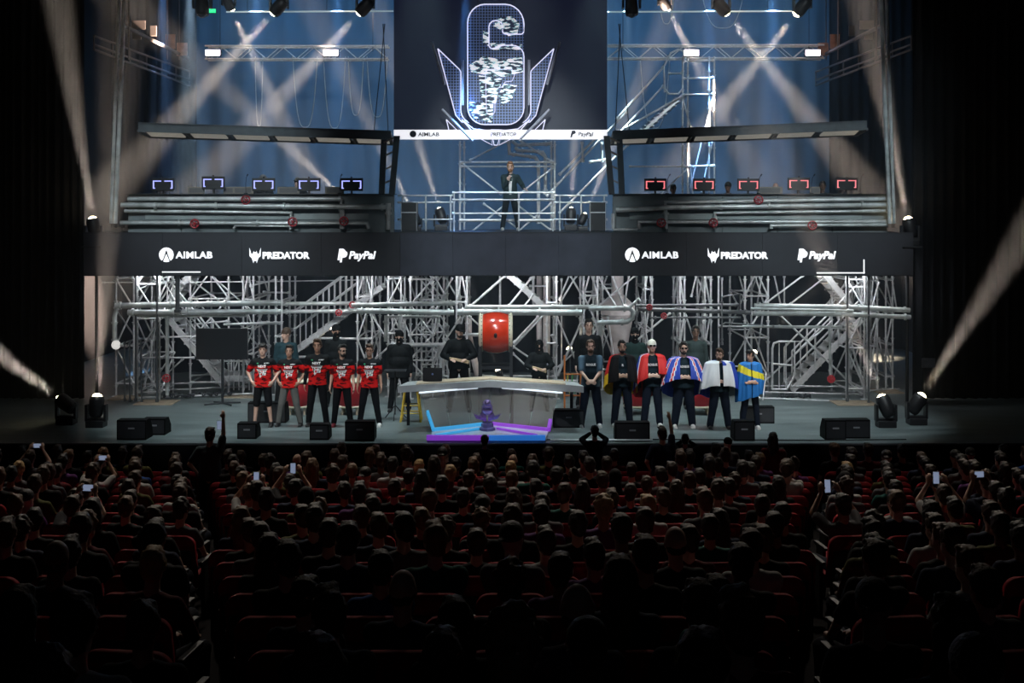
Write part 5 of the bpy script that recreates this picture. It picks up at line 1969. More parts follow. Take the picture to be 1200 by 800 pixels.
navy_player(692, 24.3, 'bearded player with glasses in navy team shirt, hands clasped, no flag', shirt=m_team, height=1.78, fat=1.06, hair=('short', 'brown'), beard='brown', specs='clear',
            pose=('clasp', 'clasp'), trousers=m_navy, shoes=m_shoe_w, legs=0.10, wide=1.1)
navy_player(729, 24.35, 'dark-haired player in navy shirt wearing the black, red and gold flag', height=1.76, hair=('short', 'black'), beard='black', skin='tan', pose=('cape', 'cape'),
            trousers=m_navy, shoes=m_shoe_w, legs=0.08, word='R', wide=1.15)
cloak('flag', 'black, red and gold flag worn over the shoulders of a navy player', 'flag', on_floor(729, 24.35), 0, 1.0, german, open_deg=20, front_drop=.60, back_drop=.98, seed=4, flare=.09)
navy_player(764, 24.35, 'player with cream headband and sunglasses wearing a red flag as a cape', height=1.77, hair=('beanie', 'cream'), specs='dark', pitch=-0.12, pose=('cape', 'cape'),
            trousers=m_navy, shoes=m_shoe_w, legs=0.08, wide=1.15)
cloak('flag', 'red flag with blue and white cross worn as a cape beside the desk end players', 'flag', on_floor(764, 24.35), 0, 1.01, norway, open_deg=24, front_drop=.50, back_drop=1.0, seed=8, skew=-.12, flare=.10)
navy_player(801, 24.25, 'heavy bearded player in sunglasses wearing the red, white and blue crossed flag', height=1.74, fat=1.28, hair=('quiff', 'black'), beard='black', specs='dark', pose=('cape', 'cape'),
            trousers=m_navy, shoes=m_shoe_w, legs=0.10, wide=1.3)
cloak('flag', 'red, white and blue diagonal-cross flag round the heavy bearded player', 'flag', on_floor(801, 24.25), 0, .98, union, open_deg=20, front_drop=.52, back_drop=1.0, seed=12, fat=1.22, flare=.14)
navy_player(843, 24.1, 'player with glasses looking down in a white and blue flag, hands hidden', height=1.62, fat=1.2, hair=('quiff', 'brown'), beard='brown', specs='clear', yaw=-0.35, pose=('cape', 'cape'),
            trousers=m_navy, shoes=m_shoe_b, legs=0.12, word=None, wide=1.25)
cloak('flag', 'white and blue flag pulled round a player with glasses', 'flag', on_floor(843, 24.1), 0, .935, white_blue, open_deg=7, front_drop=.60, back_drop=.95, seed=15, fat=1.2, flare=.10)
navy_player(879, 24.1, 'slim player wrapped in a light blue and yellow flag, last of the navy line', height=1.60, fat=0.92, hair=('fringe', 'black'), yaw=-0.7, skin='tan', pose=('cape', 'cape'),
            trousers=m_navy, shoes=m_shoe_w, legs=0.09, word=None)
cloak('flag', 'light blue flag with yellow band wrapped right round a slim player', 'flag', on_floor(879, 24.1), 0, .92,
      lambda u, v: 'yellow' if .30 + .16 * math.sin(6.28 * u) < v < .47 + .16 * math.sin(6.28 * u) else 'sky', open_deg=2, front_drop=.86, back_drop=.9, seed=19, fat=.95, flare=.04, skew=-.10)
st = MB().tube((.20, -.27, .62), (.28, -.22, 1.18), .012, 8)
o = st.build('flag_stick', mat('white_plastic', (.8, .8, .8), .4))
o.location = on_floor(879, 24.1)
tag(o, 'white stick of the light blue and yellow flag', 'stick')

# ------------------------------------------------------------------ crew in black behind the players
m_jac = mat('black_jacket', (0.004, 0.005, 0.006), 0.7, var=0.2)
m_cap = mat('black_cap', (0.004, 0.004, 0.005), 0.7, var=0.2)
human('crew member in dark jacket and red-edged beanie half hidden behind red players', on_floor(335, 26.6), height=1.80, shirt=mat('dark_teal_jacket', (0.012, 0.035, 0.045), .7), sleeve='long', trousers=m_blk,
      shoes=m_shoe_b, hair=('beanie', 'brown'), yaw=-.8, pose=('down', 'down'), vox=.012)
human('crew member in black beanie and jacket behind the sunglasses player', on_floor(394, 26.8), height=1.85, shirt=m_jac, sleeve='long', trousers=m_blk, shoes=m_shoe_b, hair=('beanie', m_cap),
      yaw=.5, pose=('clasp', 'down'), vox=.012, mask=m_cap, skin='tan')
human('masked man in black coat and beanie standing beside the yellow stool', on_floor(468, 26.2), height=1.78, fat=1.2, shirt=m_jac, sleeve='long', trousers=m_blk, shoes=m_shoe_b,
      hair=('beanie', m_cap), pose=('down', 'down'), vox=.011, g=.05, hem=.76, mask=m_cap)
human('drummer in black cap and sweatshirt holding pale sticks behind the desk', on_floor(538, 26.2), height=1.92, fat=1.12, shirt=m_jac, sleeve='long', trousers=m_blk, shoes=m_shoe_b,
      hair=('cap', m_cap), yaw=.5, pitch=.3, pose=('sticks', 'sticks'), vox=.011, g=.04, beard='black')
human('masked person in black crouched at drum sticks right of the big drum', on_floor(632, 26.3), height=1.56, fat=1.05, shirt=m_jac, sleeve='long', trousers=m_blk, shoes=m_shoe_b,
      hair=('hood', m_cap), pose=('sticks', 'sticks'), vox=.011, g=.04, mask=m_cap)
human('person in black cap standing right behind the bearded navy player', on_floor(690, 26.6), height=2.0, shirt=m_jac, sleeve='long', trousers=m_blk, shoes=m_shoe_b, hair=('short', 'black'),
      pose=('down', 'down'), vox=.013)
human('masked person in dark green jacket between two flag wearers', on_floor(744, 26.6), height=1.80, shirt=mat('dark_green_jacket', (.012, .03, .028), .7), sleeve='long', trousers=m_blk, shoes=m_shoe_b,
      hair=('beanie', m_cap), mask=m_cap, vox=.013)
human('dark-haired person in grey-green jacket behind the crossed-flag wearer', on_floor(815, 26.6), height=1.85, shirt=mat('grey_green_jacket', (.03, .045, .045), .7), sleeve='long', trousers=m_blk, shoes=m_shoe_b,
      hair=('short', 'black'), skin='dark', vox=.013)
for cx, w, lab, z, d in ((538, .42, 'pale wooden drum sticks in the hands of the tall drummer', 1.15, 25.92), (632, .30, 'pale wooden drum sticks of the crouching person', .935, 26.07)):
    mb = MB()
    for k, dz in ((0, 0), (1, .035)):
        mb.tube((XZ(cx, d) - w / 2, d, z + .06 - dz + .02 * k), (XZ(cx, d) + w / 2, d - .02, z - .02 - dz), .018, 8, .022)
    o = mb.build('drum_sticks', mat('pale_wood', (.55, .40, .24), .5, scale=20))
    tag(o, lab, 'drum sticks')

# ------------------------------------------------------------------ the man on the raised deck
m_suit = mat('dark_green_suit', (0.018, 0.036, 0.040), .7)
root, sh, J, pt = human('host in dark suit and white shirt speaking into a microphone on the raised deck', Vector((XZ(598, 30.6), 30.6, 3.9)), height=1.76, shirt=m_suit, sleeve='long', trousers=mat('dark_suit_trousers', (.012, .018, .022), .7),
                        shoes=m_shoe_w, hair=('quiff', 'ginger'), beard='ginger', pose=('out', 'mic'), legs=.12, g=.03, hem=.84, vox=.010)
decal(sh, [[(-.045, 1.40), (.045, 1.40), (.04, 1.2), (.03, .92), (-.03, .92), (-.04, 1.2)]], m_white, 'white_shirt_front', root, off=.006)
mb = MB().tube((-.07, -.27, 1.40), (-.04, -.20, 1.475), .012, 8).ell((-.035, -.19, 1.49), .022, .022, .024)
o = mb.build('microphone', m_blk)
o.location = root.location
tag(o, 'black hand microphone held up by the host on the deck', 'microphone')

# ------------------------------------------------------------------ desk, lit platform and trophy
m_dtop = mat('desk_grey_top', (.40, .42, .42), .45, var=.12, scale=5)
m_dwood = mat('desk_pale_wood', (.55, .44, .32), .5, var=.15, scale=8)


def glass_mat(name, alpha, col):
    m = mat(name, col, .30, var=.18, scale=14)
    m.node_tree.nodes['Principled BSDF'].inputs['Alpha'].default_value = alpha
    return m


m_dglass = glass_mat('desk_smoky_panel', .42, (.34, .32, .27))
DC = Vector((XZ(574, 24.2), 24.2, 0))
t = thing('presenter_desk', 'wide grey chevron desk with smoky clear front panels, in the middle of the stage', 'desk', DC)
tz = .93
L_, M_, R_ = Vector((XZ(466, 23.6), 23.6, tz)), Vector((XZ(574, 24.35), 24.35, tz)), Vector((XZ(684, 23.6), 23.6, tz))
bk = Vector((0, .62, 0))
mb = MB()
v = [L_, M_, R_, R_ + bk + Vector((-.15, 0, 0)), M_ + bk, L_ + bk + Vector((.15, 0, 0))]
n = len(v)
mb.add(v + [p - Vector((0, 0, .13)) for p in v], [tuple(range(n)), tuple(range(n, 2 * n))[::-1]] + [(k, (k + 1) % n, (k + 1) % n + n, k + n) for k in range(n)])
mb.build('desk_top', m_dtop, t, True)
mb = MB()
a, b, c = L_ + Vector((.35, .16, .002)), M_ + Vector((0, .16, .002)), R_ + Vector((-.35, .16, .002))
v = [a, b, c, c + Vector((0, .42, 0)), b + Vector((0, .40, 0)), a + Vector((0, .42, 0))]
mb.add(v + [p + Vector((0, 0, .022)) for p in v], [tuple(range(n))[::-1], tuple(range(n, 2 * n))] + [(k, k + n, (k + 1) % n + n, (k + 1) % n) for k in range(n)])
mb.build('wooden_inlay', m_dwood, t, True)
fl, fm, fr = Vector((XZ(505, 23.75), 23.75, 0)), Vector((XZ(574, 24.5), 24.5, 0)), Vector((XZ(643, 23.75), 23.75, 0))
tl, tm, tr = Vector((XZ(492, 23.78), 23.78, tz - .13)), Vector((XZ(574, 24.5), 24.5, tz - .13)), Vector((XZ(656, 23.78), 23.78, tz - .13))
for a, b, c, e, nn in ((fl, fm, tm, tl, 3), (fm, fr, tr, tm, 3)):
    for k in range(nn):
        q0, q1 = k / nn + .004, (k + 1) / nn - .004
        f4 = [a.lerp(b, q0), a.lerp(b, q1), e.lerp(c, q1), e.lerp(c, q0)]
        mb = MB().add(f4 + [p + Vector((0, .02, 0)) for p in f4], [(0, 1, 2, 3), (7, 6, 5, 4), (0, 4, 5, 1), (1, 5, 6, 2), (2, 6, 7, 3), (3, 7, 4, 0)])
        mb.build('front_panel', m_dglass, t, True)
m_dlight = mat('desk_light_strip', (.8, .8, .8), emis=(.8, .9, 1.0), es=.8, var=0)
for a, b in ((L_ + Vector((.42, .05, -.14)), M_ + Vector((-.25, -.02, -.14))), (M_ + Vector((.25, -.02, -.14)), R_ + Vector((-.42, .05, -.14)))):
    MB().tube(a, b, .018, 6).build('light_strip', m_dlight, t, True)
for x in (478, 600, 670):
    p = Vector((XZ(x, 24.4), 24.5, 0))
    MB().bbox(p - Vector((.03, .03, 0)), p + Vector((.03, .03, tz - .13))).build('leg', m_dk, t, True)
m_cyan = mat('led_cyan', (.05, .2, .3), emis=(.04, .38, .80), es=.62, var=0)
m_purp = mat('led_purple', (.2, .05, .3), emis=(.26, .05, .66), es=.55, var=0)
m_blue = mat('led_blue', (.05, .1, .4), emis=(.03, .20, .70), es=.6, var=0)
t = thing('led_platform', 'low hexagonal platform edged with cyan, purple and blue light bars in front of the desk', 'platform', Vector((XZ(573, 23.1), 23.1, 0)))
pl = [Vector((XZ(500, 22.66), 22.66, 0)), Vector((XZ(573, 22.64), 22.64, 0)), Vector((XZ(639, 22.66), 22.66, 0)), Vector((XZ(643, 23.5), 23.5, 0)), Vector((XZ(574, 24.2), 24.2, 0)), Vector((XZ(508, 23.5), 23.5, 0))]
n = 6
MB().add(pl + [p + Vector((0, 0, .06)) for p in pl], [tuple(range(n))[::-1], tuple(range(n, 2 * n))] + [(k, k + n, (k + 1) % n + n, (k + 1) % n) for k in range(n)]).build('base', mat('platform_pale', (.45, .46, .55), .25, var=.1), t, True)
U = Vector((0, 0, .09))
def lbar(a, b, m, r=.032):
    mb = MB()
    ax = (b - a)
    q = Vector((0, 0, r))
    w_ = ax.cross(Vector((0, 0, 1))).normalized() * r
    vs = [a - q - w_, a - q + w_, a + q + w_, a + q - w_]
    mb.add(vs + [p + ax for p in vs], [(0, 1, 2, 3), (7, 6, 5, 4), (0, 4, 5, 1), (1, 5, 6, 2), (2, 6, 7, 3), (3, 7, 4, 0)])
    return mb.build('light_bar', m, t, True)
lbar(pl[0] + U, pl[1] + U, m_purp, .045)
lbar(pl[1] + U, pl[2] + U, m_blue, .045)
lbar(pl[5] + U, pl[4] + U, m_cyan)
lbar(pl[4] + U, pl[3] + U, m_purp)
lbar(pl[0] + U + Vector((.15, .25, 0)), pl[4] + U + Vector((-.15, -.55, 0)), m_cyan, .02)
lbar(pl[4] + U + Vector((.15, -.55, 0)), pl[2] + U + Vector((-.15, .25, 0)), m_purp, .02)
lbar(Vector((XZ(501, 23.6), 23.6, .42)), pl[5] + U, m_cyan, .035)
lbar(Vector((XZ(645, 23.6), 23.6, .25)), pl[3] + U, m_purp, .035)
# trophy: stepped plinth with a rounded helmet-like emblem (abstract)
t = thing('trophy', 'small violet-blue chrome trophy on a stepped plinth in front of the desk', 'trophy', Vector((XZ(571, 23.6), 23.6, .06)))
m_troph = mat('trophy_chrome', (.45, .35, .75), .18, .8, var=.5, scale=22)
MB().lathe([(0, 0), (.16, 0), (.16, .05), (.12, .07), (.12, .13), (.10, .15), (.10, .17), (0, .17)], 8, smooth=False).build('plinth', mat('plinth_violet', (.10, .09, .25), .3), t)
mb = MB()
for s in (-1, 1):
    mb.prism([(s * .02, .18), (s * .22, .24), (s * .27, .33), (s * .15, .29), (s * .12, .36), (s * .02, .30)][::s], -.05, .05)
mb.build('wings', m_troph, t)
mb = MB().ell((0, 0, .40), .12, .10, .10).ell((0, 0, .53), .085, .085, .085)
mb.lathe([(.10, .0), (.125, .01), (.10, .03)], 16, (0, 0, .46))
mb.build('cup', m_troph, t)

m_yel = mat('yellow_painted_wood', (.62, .42, .05), .5)
t = thing('bar_stool', 'yellow wooden bar stool standing beside the left end of the desk', 'stool', Vector((XZ(482, 25.0), 25.0, 0)))
MB().rbox((0, 0, .66), (.36, .32, .045), .015).build('seat', m_yel, t)
for sx_ in (-1, 1):
    for sy_ in (-1, 1):
        MB().tube((sx_ * .21, sy_ * .17, 0), (sx_ * .13, sy_ * .11, .64), .022, 8, .02).build('leg', m_yel, t)
for z in (.18, .34):
    mb = MB()
    q = 1 - z * .5
    for a, b in (((-.2, -.16), (.2, -.16)), ((-.2, .16), (.2, .16)), ((-.2, -.16), (-.2, .16)), ((.2, -.16), (.2, .16))):
        mb.tube((a[0] * q, a[1] * q, z), (b[0] * q, b[1] * q, z), .014, 6)
    mb.build('stretcher', m_yel, t)
t = thing('laptop', 'black open laptop with its lid to the hall on the left half of the desk', 'laptop', Vector((XZ(507, 24.1), 24.12, tz + .024)))
M = Matrix.Rotation(R(-12), 3, 'X')
MB().rbox((0, .10, .009), (.36, .25, .016), .005).build('keyboard_base', m_mon, t)
ld = MB().rbox((0, -.055, .145), (.39, .012, .27), .005, M=M).build('lid', m_mon, t)
MB().lathe([(0, -.001), (.022, -.001), (.022, .002), (0, .002)], 12, (0, -.068, .15), 'Y').build('lid_badge', mat('lid_blue', (.1, .14, .3), .4, var=0), ld)
t = thing('laptop_stand', 'thin black tripod music stand left of the yellow stool', 'stand', Vector((XZ(463, 25.2), 25.2, 0)))
MB().tube((0, 0, .1), (0, 0, 1.02), .014, 8).build('pole', m_dk, t)
for k in range(3):
    a = k * 2.094 + .5
    MB().tube((0, 0, .30), (.26 * math.cos(a), .26 * math.sin(a), .01), .011, 6).build('leg', m_dk, t)
MB().rbox((0, 0, 1.03), (.46, .30, .025), .008).build('top_plate', m_dk, t)

# the big drum on its stand
dc = Vector((XZ(581, 26.3), 26.3, 0))
t = thing('drum', 'big glossy red barrel drum lying on its side on a tall black stand', 'drum', dc + Vector((0, 0, 1.72)))
m_dr = mat('drum_red_lacquer', (.62, .035, .010), .22, var=.15, scale=4, coat=.6)
prof = [(.0, -.34), (.37, -.34), (.37, -.30)] + [(.40 + .055 * math.cos(math.pi * k / 12 - math.pi / 2) , -.29 + .58 * k / 12) for k in range(13)] + [(.37, .30), (.37, .34), (.0, .34)]
MB().lathe(prof, 28, (0, 0, 0), 'X').build('shell', m_dr, t)
m_hide = mat('drum_hide', (.66, .58, .44), .6, var=.1)
for s in (-1, 1):
    dh = MB().lathe([(0, s * .375), (.40, s * .37), (.435, s * .35), (.425, s * .285), (.405, s * .28)], 28, (0, 0, 0), 'X').build('drum_head', m_hide, t)
    mb = MB()
    for k in range(28):
        a = 2 * math.pi * k / 28
        mb.ell((s * .305, .428 * math.cos(a), .428 * math.sin(a)), .012, .012, .012, None, 6, 4)
    mb.build('tacks', mat('drum_tack', (.05, .05, .05), .4, .6), dh)
MB().ell((0, -.46, -.02), .038, .03, .055).build('handle_boss', m_mon, t)
t = thing('drum_stand', 'tall black wooden stand carrying the big red drum', 'stand', dc)
for s in (-1, 1):
    for y in (-.30, .30):
        MB().bbox((s * .34 - .035, y - .035, 0), (s * .34 + .035, y + .035, 1.62)).build('leg', m_dk, t)
    MB().bbox((s * .34 - .03, -.30, .15), (s * .34 + .03, .30, .22)).build('side_rail', m_dk, t)
    MB().bbox((s * .34 - .03, -.33, 1.24), (s * .34 + .03, .33, 1.32)).build('cradle', m_dk, t)
for z in (.62, .95):
    for y in (-.30, .30):
        MB().bbox((-.34, y - .025, z), (.34, y + .025, z + .06)).build('cross_rail', m_dk, t)

# television on a stand
tvd = 27.1
t = thing('television', 'black switched-off flat television on a thin stand before the left stair', 'television', Vector((XZ(260, tvd), tvd, 0)))
a, b = P(230, 421, tvd), P(290.5, 384.5, tvd)
MB().rbox((0, 0, (a.z + b.z) / 2), (b.x - a.x, .06, b.z - a.z), .012).build('housing', m_mon, t)
MB().bbox((-(b.x - a.x) / 2 + .02, -.034, a.z + .02), ((b.x - a.x) / 2 - .02, -.031, b.z - .02)).build('display', mat('tv_glass', (.006, .007, .009), .35, var=0), t.children[0])
MB().tube((0, .06, .03), (0, .06, a.z + .3), .03, 8).build('pole', m_dk, t)
for k in range(4):
    q = k * math.pi / 2 + .6
    MB().tube((0, .06, .04), (.45 * math.cos(q), .06 + .3 * math.sin(q), .02), .02, 6).build('foot', m_dk, t)

# small red drums behind the players
m_rd = mat('small_drum_red', (.30, .012, .018), .35)
for px, lab in ((350, 'small dark red drum on the floor behind the player in grey trousers'), (411, 'small dark red drum behind the player with round glasses and the sunglasses player'),
                (746, 'small dark red drum between the first two flag wearers'), (820, 'small dark red drum between the crossed flag and the white and blue flag')):
    d = 25.9
    t = thing('floor_drum', lab, 'drum', Vector((XZ(px, d), d, 0)))
    MB().lathe([(0, .17), (.26, .17)] + [(.27 + .05 * math.sin(math.pi * k / 10), .19 + .50 * k / 10) for k in range(11)] + [(.26, .71), (0, .71)], 20).build('shell', m_rd, t)
    for z in (.155, .69):
        MB().lathe([(0, z), (.285, z), (.295, z + .02), (.285, z + .045), (0, z + .045)], 20).build('drum_head', m_hide, t)
    for k in range(4):
        q = k * math.pi / 2 + .78
        MB().bbox((.22 * math.cos(q) - .02, .22 * math.sin(q) - .02, 0), (.22 * math.cos(q) + .02, .22 * math.sin(q) + .02, .16)).build('leg', m_dwood, t)


# ------------------------------------------------------------------ stage wedges and cases at the lip
m_wedge = mat('wedge_black', (.006, .0065, .0075), .7, var=.3, scale=30)


def wedge(px, w_px, d, label, h=.36, rz=0.0, dep=.42):
    t = thing('stage_monitor', label, 'speaker', Vector((XZ(px, d), d, 0)), rz)
    w = w_px * d / F
    MB().prism([(-dep / 2, 0), (dep / 2, 0), (dep / 2, h * .45), (dep * .1, h), (-dep / 2, h)], -w / 2, w / 2, plane='YZ').build('cabinet', m_wedge, t)
    mb = MB()
    mb.bbox((-w / 2 + .02, -dep / 2 - .006, .03), (w / 2 - .02, -dep / 2, h - .03))
    rp = mb.build('rear_plate', mat('wedge_plate', (.02, .022, .026), .5), t)
    MB().bbox((-.06, -dep / 2 - .016, h * .55), (.06, -dep / 2 - .006, h * .55 + .03)).build('handle', mat('wedge_handle', (.25, .26, .28), .5, var=0), rp)
    for s in (-1, 1):
        MB().bbox((s * w * .4 - .03, -dep * .4, -.0), (s * w * .4 + .03, dep * .4, .012)).build('foot_rail', m_mon, t)
    return t


wedge(158, 34, 23.1, 'black stage speaker wedge furthest left at the stage lip', .38)
wedge(184, 26, 23.6, 'black stage speaker wedge just behind the furthest left one', .32)
wedge(292, 22, 23.2, 'small black stage speaker in front of the player in shorts', .30)
wedge(376, 22, 23.1, 'small black stage speaker in front of the tallest red player', .30)
wedge(423, 34, 23.0, 'black stage speaker in front of the player with round glasses', .37)
wedge(740, 40, 22.95, 'wide black stage speaker in front of the red flag wearer', .36)
wedge(870, 24, 23.0, 'black stage speaker in front of the light blue flag wearer', .38)
wedge(976, 24, 23.1, 'black stage speaker, left one of the group at the right lip', .38)
wedge(1000, 32, 23.25, 'black stage speaker, right one of the group at the right lip', .36)
wedge(315, 44, 24.95, 'grey stage wedge behind the legs of the first two red players', .42)
wedge(666, 36, 24.4, 'black stage speaker between the desk and the first navy player', .36)
wedge(887, 36, 24.9, 'low round-edged black stage wedge behind the light blue flag wearer', .34)
t = thing('orange_frame', 'orange and green frame with hanging cables right of the desk', 'stand', Vector((XZ(671, 25.2), 25.2, 0)))
m_or = mat('orange_steel', (.50, .16, .04), .5)
for x in (-.17, .17):
    MB().tube((x, 0, 0), (x, 0, 1.35), .02, 8).build('upright', m_or, t)
for z in (.1, .5, .95):
    MB().tube((-.17, 0, z), (.17, 0, z), .016, 8).build('cross_bar', m_or, t)
for k, c in enumerate(((.5, .45, .05), (.05, .35, .1), (.6, .6, .6))):
    MB().poly([(-.1 + .1 * k, -.03, .94), (-.12 + .1 * k, -.05, .7), (-.06 + .1 * k, -.05, .55), (-.08 + .1 * k, -.03, .78)], .012, 6).build('hanging_cable', mat('cable_%s' % ('yellow', 'green', 'grey')[k], c, .5), t)
for x, y, d, lab, w_ in ((480, 248, 29.4, 'black flight case on the deck left of the host', 14), (700, 250, 29.4, 'black flight case on the deck right of the host', 14)):
    t = thing('flight_case', lab, 'case', Vector((XZ(x, d), d, DZ)))
    w = w_ * d / F
    MB().rbox((0, 0, .36), (w * 1.3, .4, .70), .01).build('body', m_body, t)
    MB().bbox((-w * .66, -.21, .45), (w * .66, -.205, .48)).bbox((-w * .66, -.21, 0), (-w * .62, -.205, .7)).bbox((w * .62, -.21, 0), (w * .66, -.205, .7)).build('metal_edges', m_galv, t)
for px, d, lab in ((205, 28.0, 'heap of black cable and clamps on the floor under the left stair'), (245, 28.2, 'heap of black cable on the floor under the television'), (936, 27.9, 'heap of black clamps and cable under the right stair')):
    rnd = random.Random(px)
    mb = MB()
    for k in range(9):
        c = Vector((rnd.uniform(-.4, .4), rnd.uniform(-.1, .1), .06))
        rr = rnd.uniform(.06, .14)
        mb.poly([c + Vector((rr * math.cos(a), rr * .6 * math.sin(a), .03 * math.sin(3 * a) + .02)) for a in [2 * math.pi * q / 14 for q in range(15)]], .018, 5)
    o = mb.build('cable_heap', m_dk)
    o.location = (XZ(px, d), d, 0)
    tag(o, lab, 'cables')

# ------------------------------------------------------------------ lamps standing on the stage and deck, their beams
def on(x, d, z=0.0):
    return Vector((XZ(x, d), d, z))


BP = 58000
moving_light(on(78, 24.6), P(-90, 350, 25.6), 'lit moving-head lamp at the far left of the stage, beam rising left', BP * 1.6, 13)
moving_light(on(113, 24.3), P(126, 290, 24.6), 'lit moving-head lamp left of the stage, beam rising almost straight up', BP * 1.0, 10)
moving_light(on(1074, 24.6), P(1240, 215, 24.6), 'lit moving-head lamp at the far right of the stage, beam rising right', BP * 1.0, 12)
moving_light(on(1038, 24.3), P(925, 215, 26.5), 'lit moving-head lamp right of the stage, beam rising left over the stair', BP * .85, 11)
moving_light(on(110, 27.35, DZ - .30), P(62, -40, 27.6), 'lit moving-head lamp at the left end of the deck, beam rising left', BP * 1.5, 10)
moving_light(on(1066, 27.35, DZ - .30), P(1005, -30, 27.6), 'lit moving-head lamp at the right end of the deck, beam rising left', BP * 1.5, 11)
for x in (110, 1066):
    t = thing('lamp_shelf', 'small black shelf carrying a lamp at the %s end of the deck' % ('left' if x < 600 else 'right'), 'shelf', on(x, 27.35, DZ - .34))
    MB().bbox((-.22, -.22, 0), (.22, .22, .04)).build('plate', m_dk, t)
    MB().tube((0, .18, 0), (0, .18, -DZ + .35), .04, 8).build('support_post', m_dk, t)
moving_light(on(517, 30.4, DZ), P(488, 160, 31.3), 'lit moving-head lamp on the deck left of the host, beam rising steeply', BP * 1.6, 9, scale=.9)
moving_light(on(488, 30.2, DZ), P(425, 130, 31.6), 'lit lamp behind the left flight case on the deck, beam slanting left', BP * 1.5, 9, scale=.7)
moving_light(on(669, 30.4, DZ), P(674, 150, 31.3), 'lit moving-head lamp on the deck right of the host, beam going straight up', BP * 1.3, 10, scale=.9)
moving_light(on(683, 30.2, DZ), P(728, 150, 31.0), 'lit lamp beside the right flight case on the deck, beam slanting right', BP * 1.8, 9, scale=.7)
moving_light(on(413, 30.2, DZ + .35), P(300, 138, 30.8), 'lit lamp behind the last blue monitor, beam slanting left', BP * 1.6, 10, scale=.7)
MBx = thing('lamp_plinth', 'black plinth under the lamp behind the last blue monitor', 'plinth', on(413, 30.2, DZ))
MB().rbox((0, 0, .175), (.4, .4, .35), .01).build('box', m_body, MBx)
# lamps hidden in the lower scaffold
for x, y, d, tx, ty, lab, a_, pw in ((585, 437, 28.6, 560, 370, 'lit lamp low behind the drum stand, beam slanting up left', 14, 1400), (668, 412, 29.0, 656, 366, 'small lit lamp on the drum tower, beam slanting left', 12, 1100),
                              (882, 415, 29.2, 950, 338, 'lit lamp behind the light blue flag wearer, beam slanting right', 13, 1500), (462, 440, 29.6, 432, 340, '', 0, 0),
                              (395, 402, 30.0, 372, 350, 'lit lamp behind the beanie wearer under the baluster stair', 18, 900), (720, 440, 28.7, 722, 330, '', 0, 0),
                              (492, 436, 29.4, 470, 370, '', 0, 0)):
    if not pw:
        continue
    c = P(x, y, d)
    base = Vector((c.x, c.y, 0))
    aim = P(tx, ty, d)
    t = thing('scaffold_spotlight', lab, 'stage lamp', base)
    h_ = c.z
    MB().tube((0, 0, .02), (0, 0, h_ - .12), .018, 6).build('pole', m_dk, t)
    MB().lathe([(0, 0), (.16, 0), (.16, .02), (0, .03)], 12).build('base_plate', m_dk, t)
    ax = (aim - c).normalized()
    M = ax.to_track_quat('Z', 'Y').to_matrix()
    mb = MB().lathe([(0, -.14), (.07, -.13), (.09, -.05), (.09, .08), (.075, .08), (.075, .05), (0, .05)], 14)
    for v in mb.v:
        v[:] = Vector((0, 0, h_)) + M @ v
    hd = mb.build('head', m_body, t)
    mb = MB().lathe([(0, .125), (.035, .115), (.062, .09), (.072, .06)], 12)
    for v in mb.v:
        v[:] = Vector((0, 0, h_)) + M @ v
    mb.build('lens', m_lens, hd)
    light_spot('beam_lamp', c + ax * .14, aim, pw * 4, a_, WARM, .8, .03)

# ------------------------------------------------------------------ front rail of footlight cables
o = MB().poly([(XZ(640, 23.2), 22.9, .012), (XZ(700, 23.2), 22.85, .012), (XZ(760, 23.2), 22.9, .012), (XZ(960, 23), 22.8, .012), (XZ(1060, 23), 22.9, .012)], .012, 6).build('cable', m_dk)
tag(o, 'thin black cable lying along the right stage lip', 'cable')
o = MB().tube((XZ(645, 22.7), 22.72, .03), (XZ(765, 22.7), 22.72, .03), .02, 6).build('floor_bar', m_galv)
tag(o, 'thin grey metal bar on the lip right of the lit platform', 'bar')

# notice on the right wall
t = thing('wall_notice', 'faint grey notice on the black curtain right of the scaffold', 'notice', P(1088, 425, 27.7))
MB().bbox((-.16, -.01, -.11), (.16, .0, .11)).build('sheet', mat('notice_grey', (.05, .055, .065), .7, var=.3, scale=12), t)

# ------------------------------------------------------------------ the stalls: seats
m_seatred = mat('seat_red_velvet', (.24, .010, .018), .75, var=.2, scale=14)
m_seatblk = mat('seat_black_shell', (.012, .012, .013), .5)
rnd = random.Random(11)


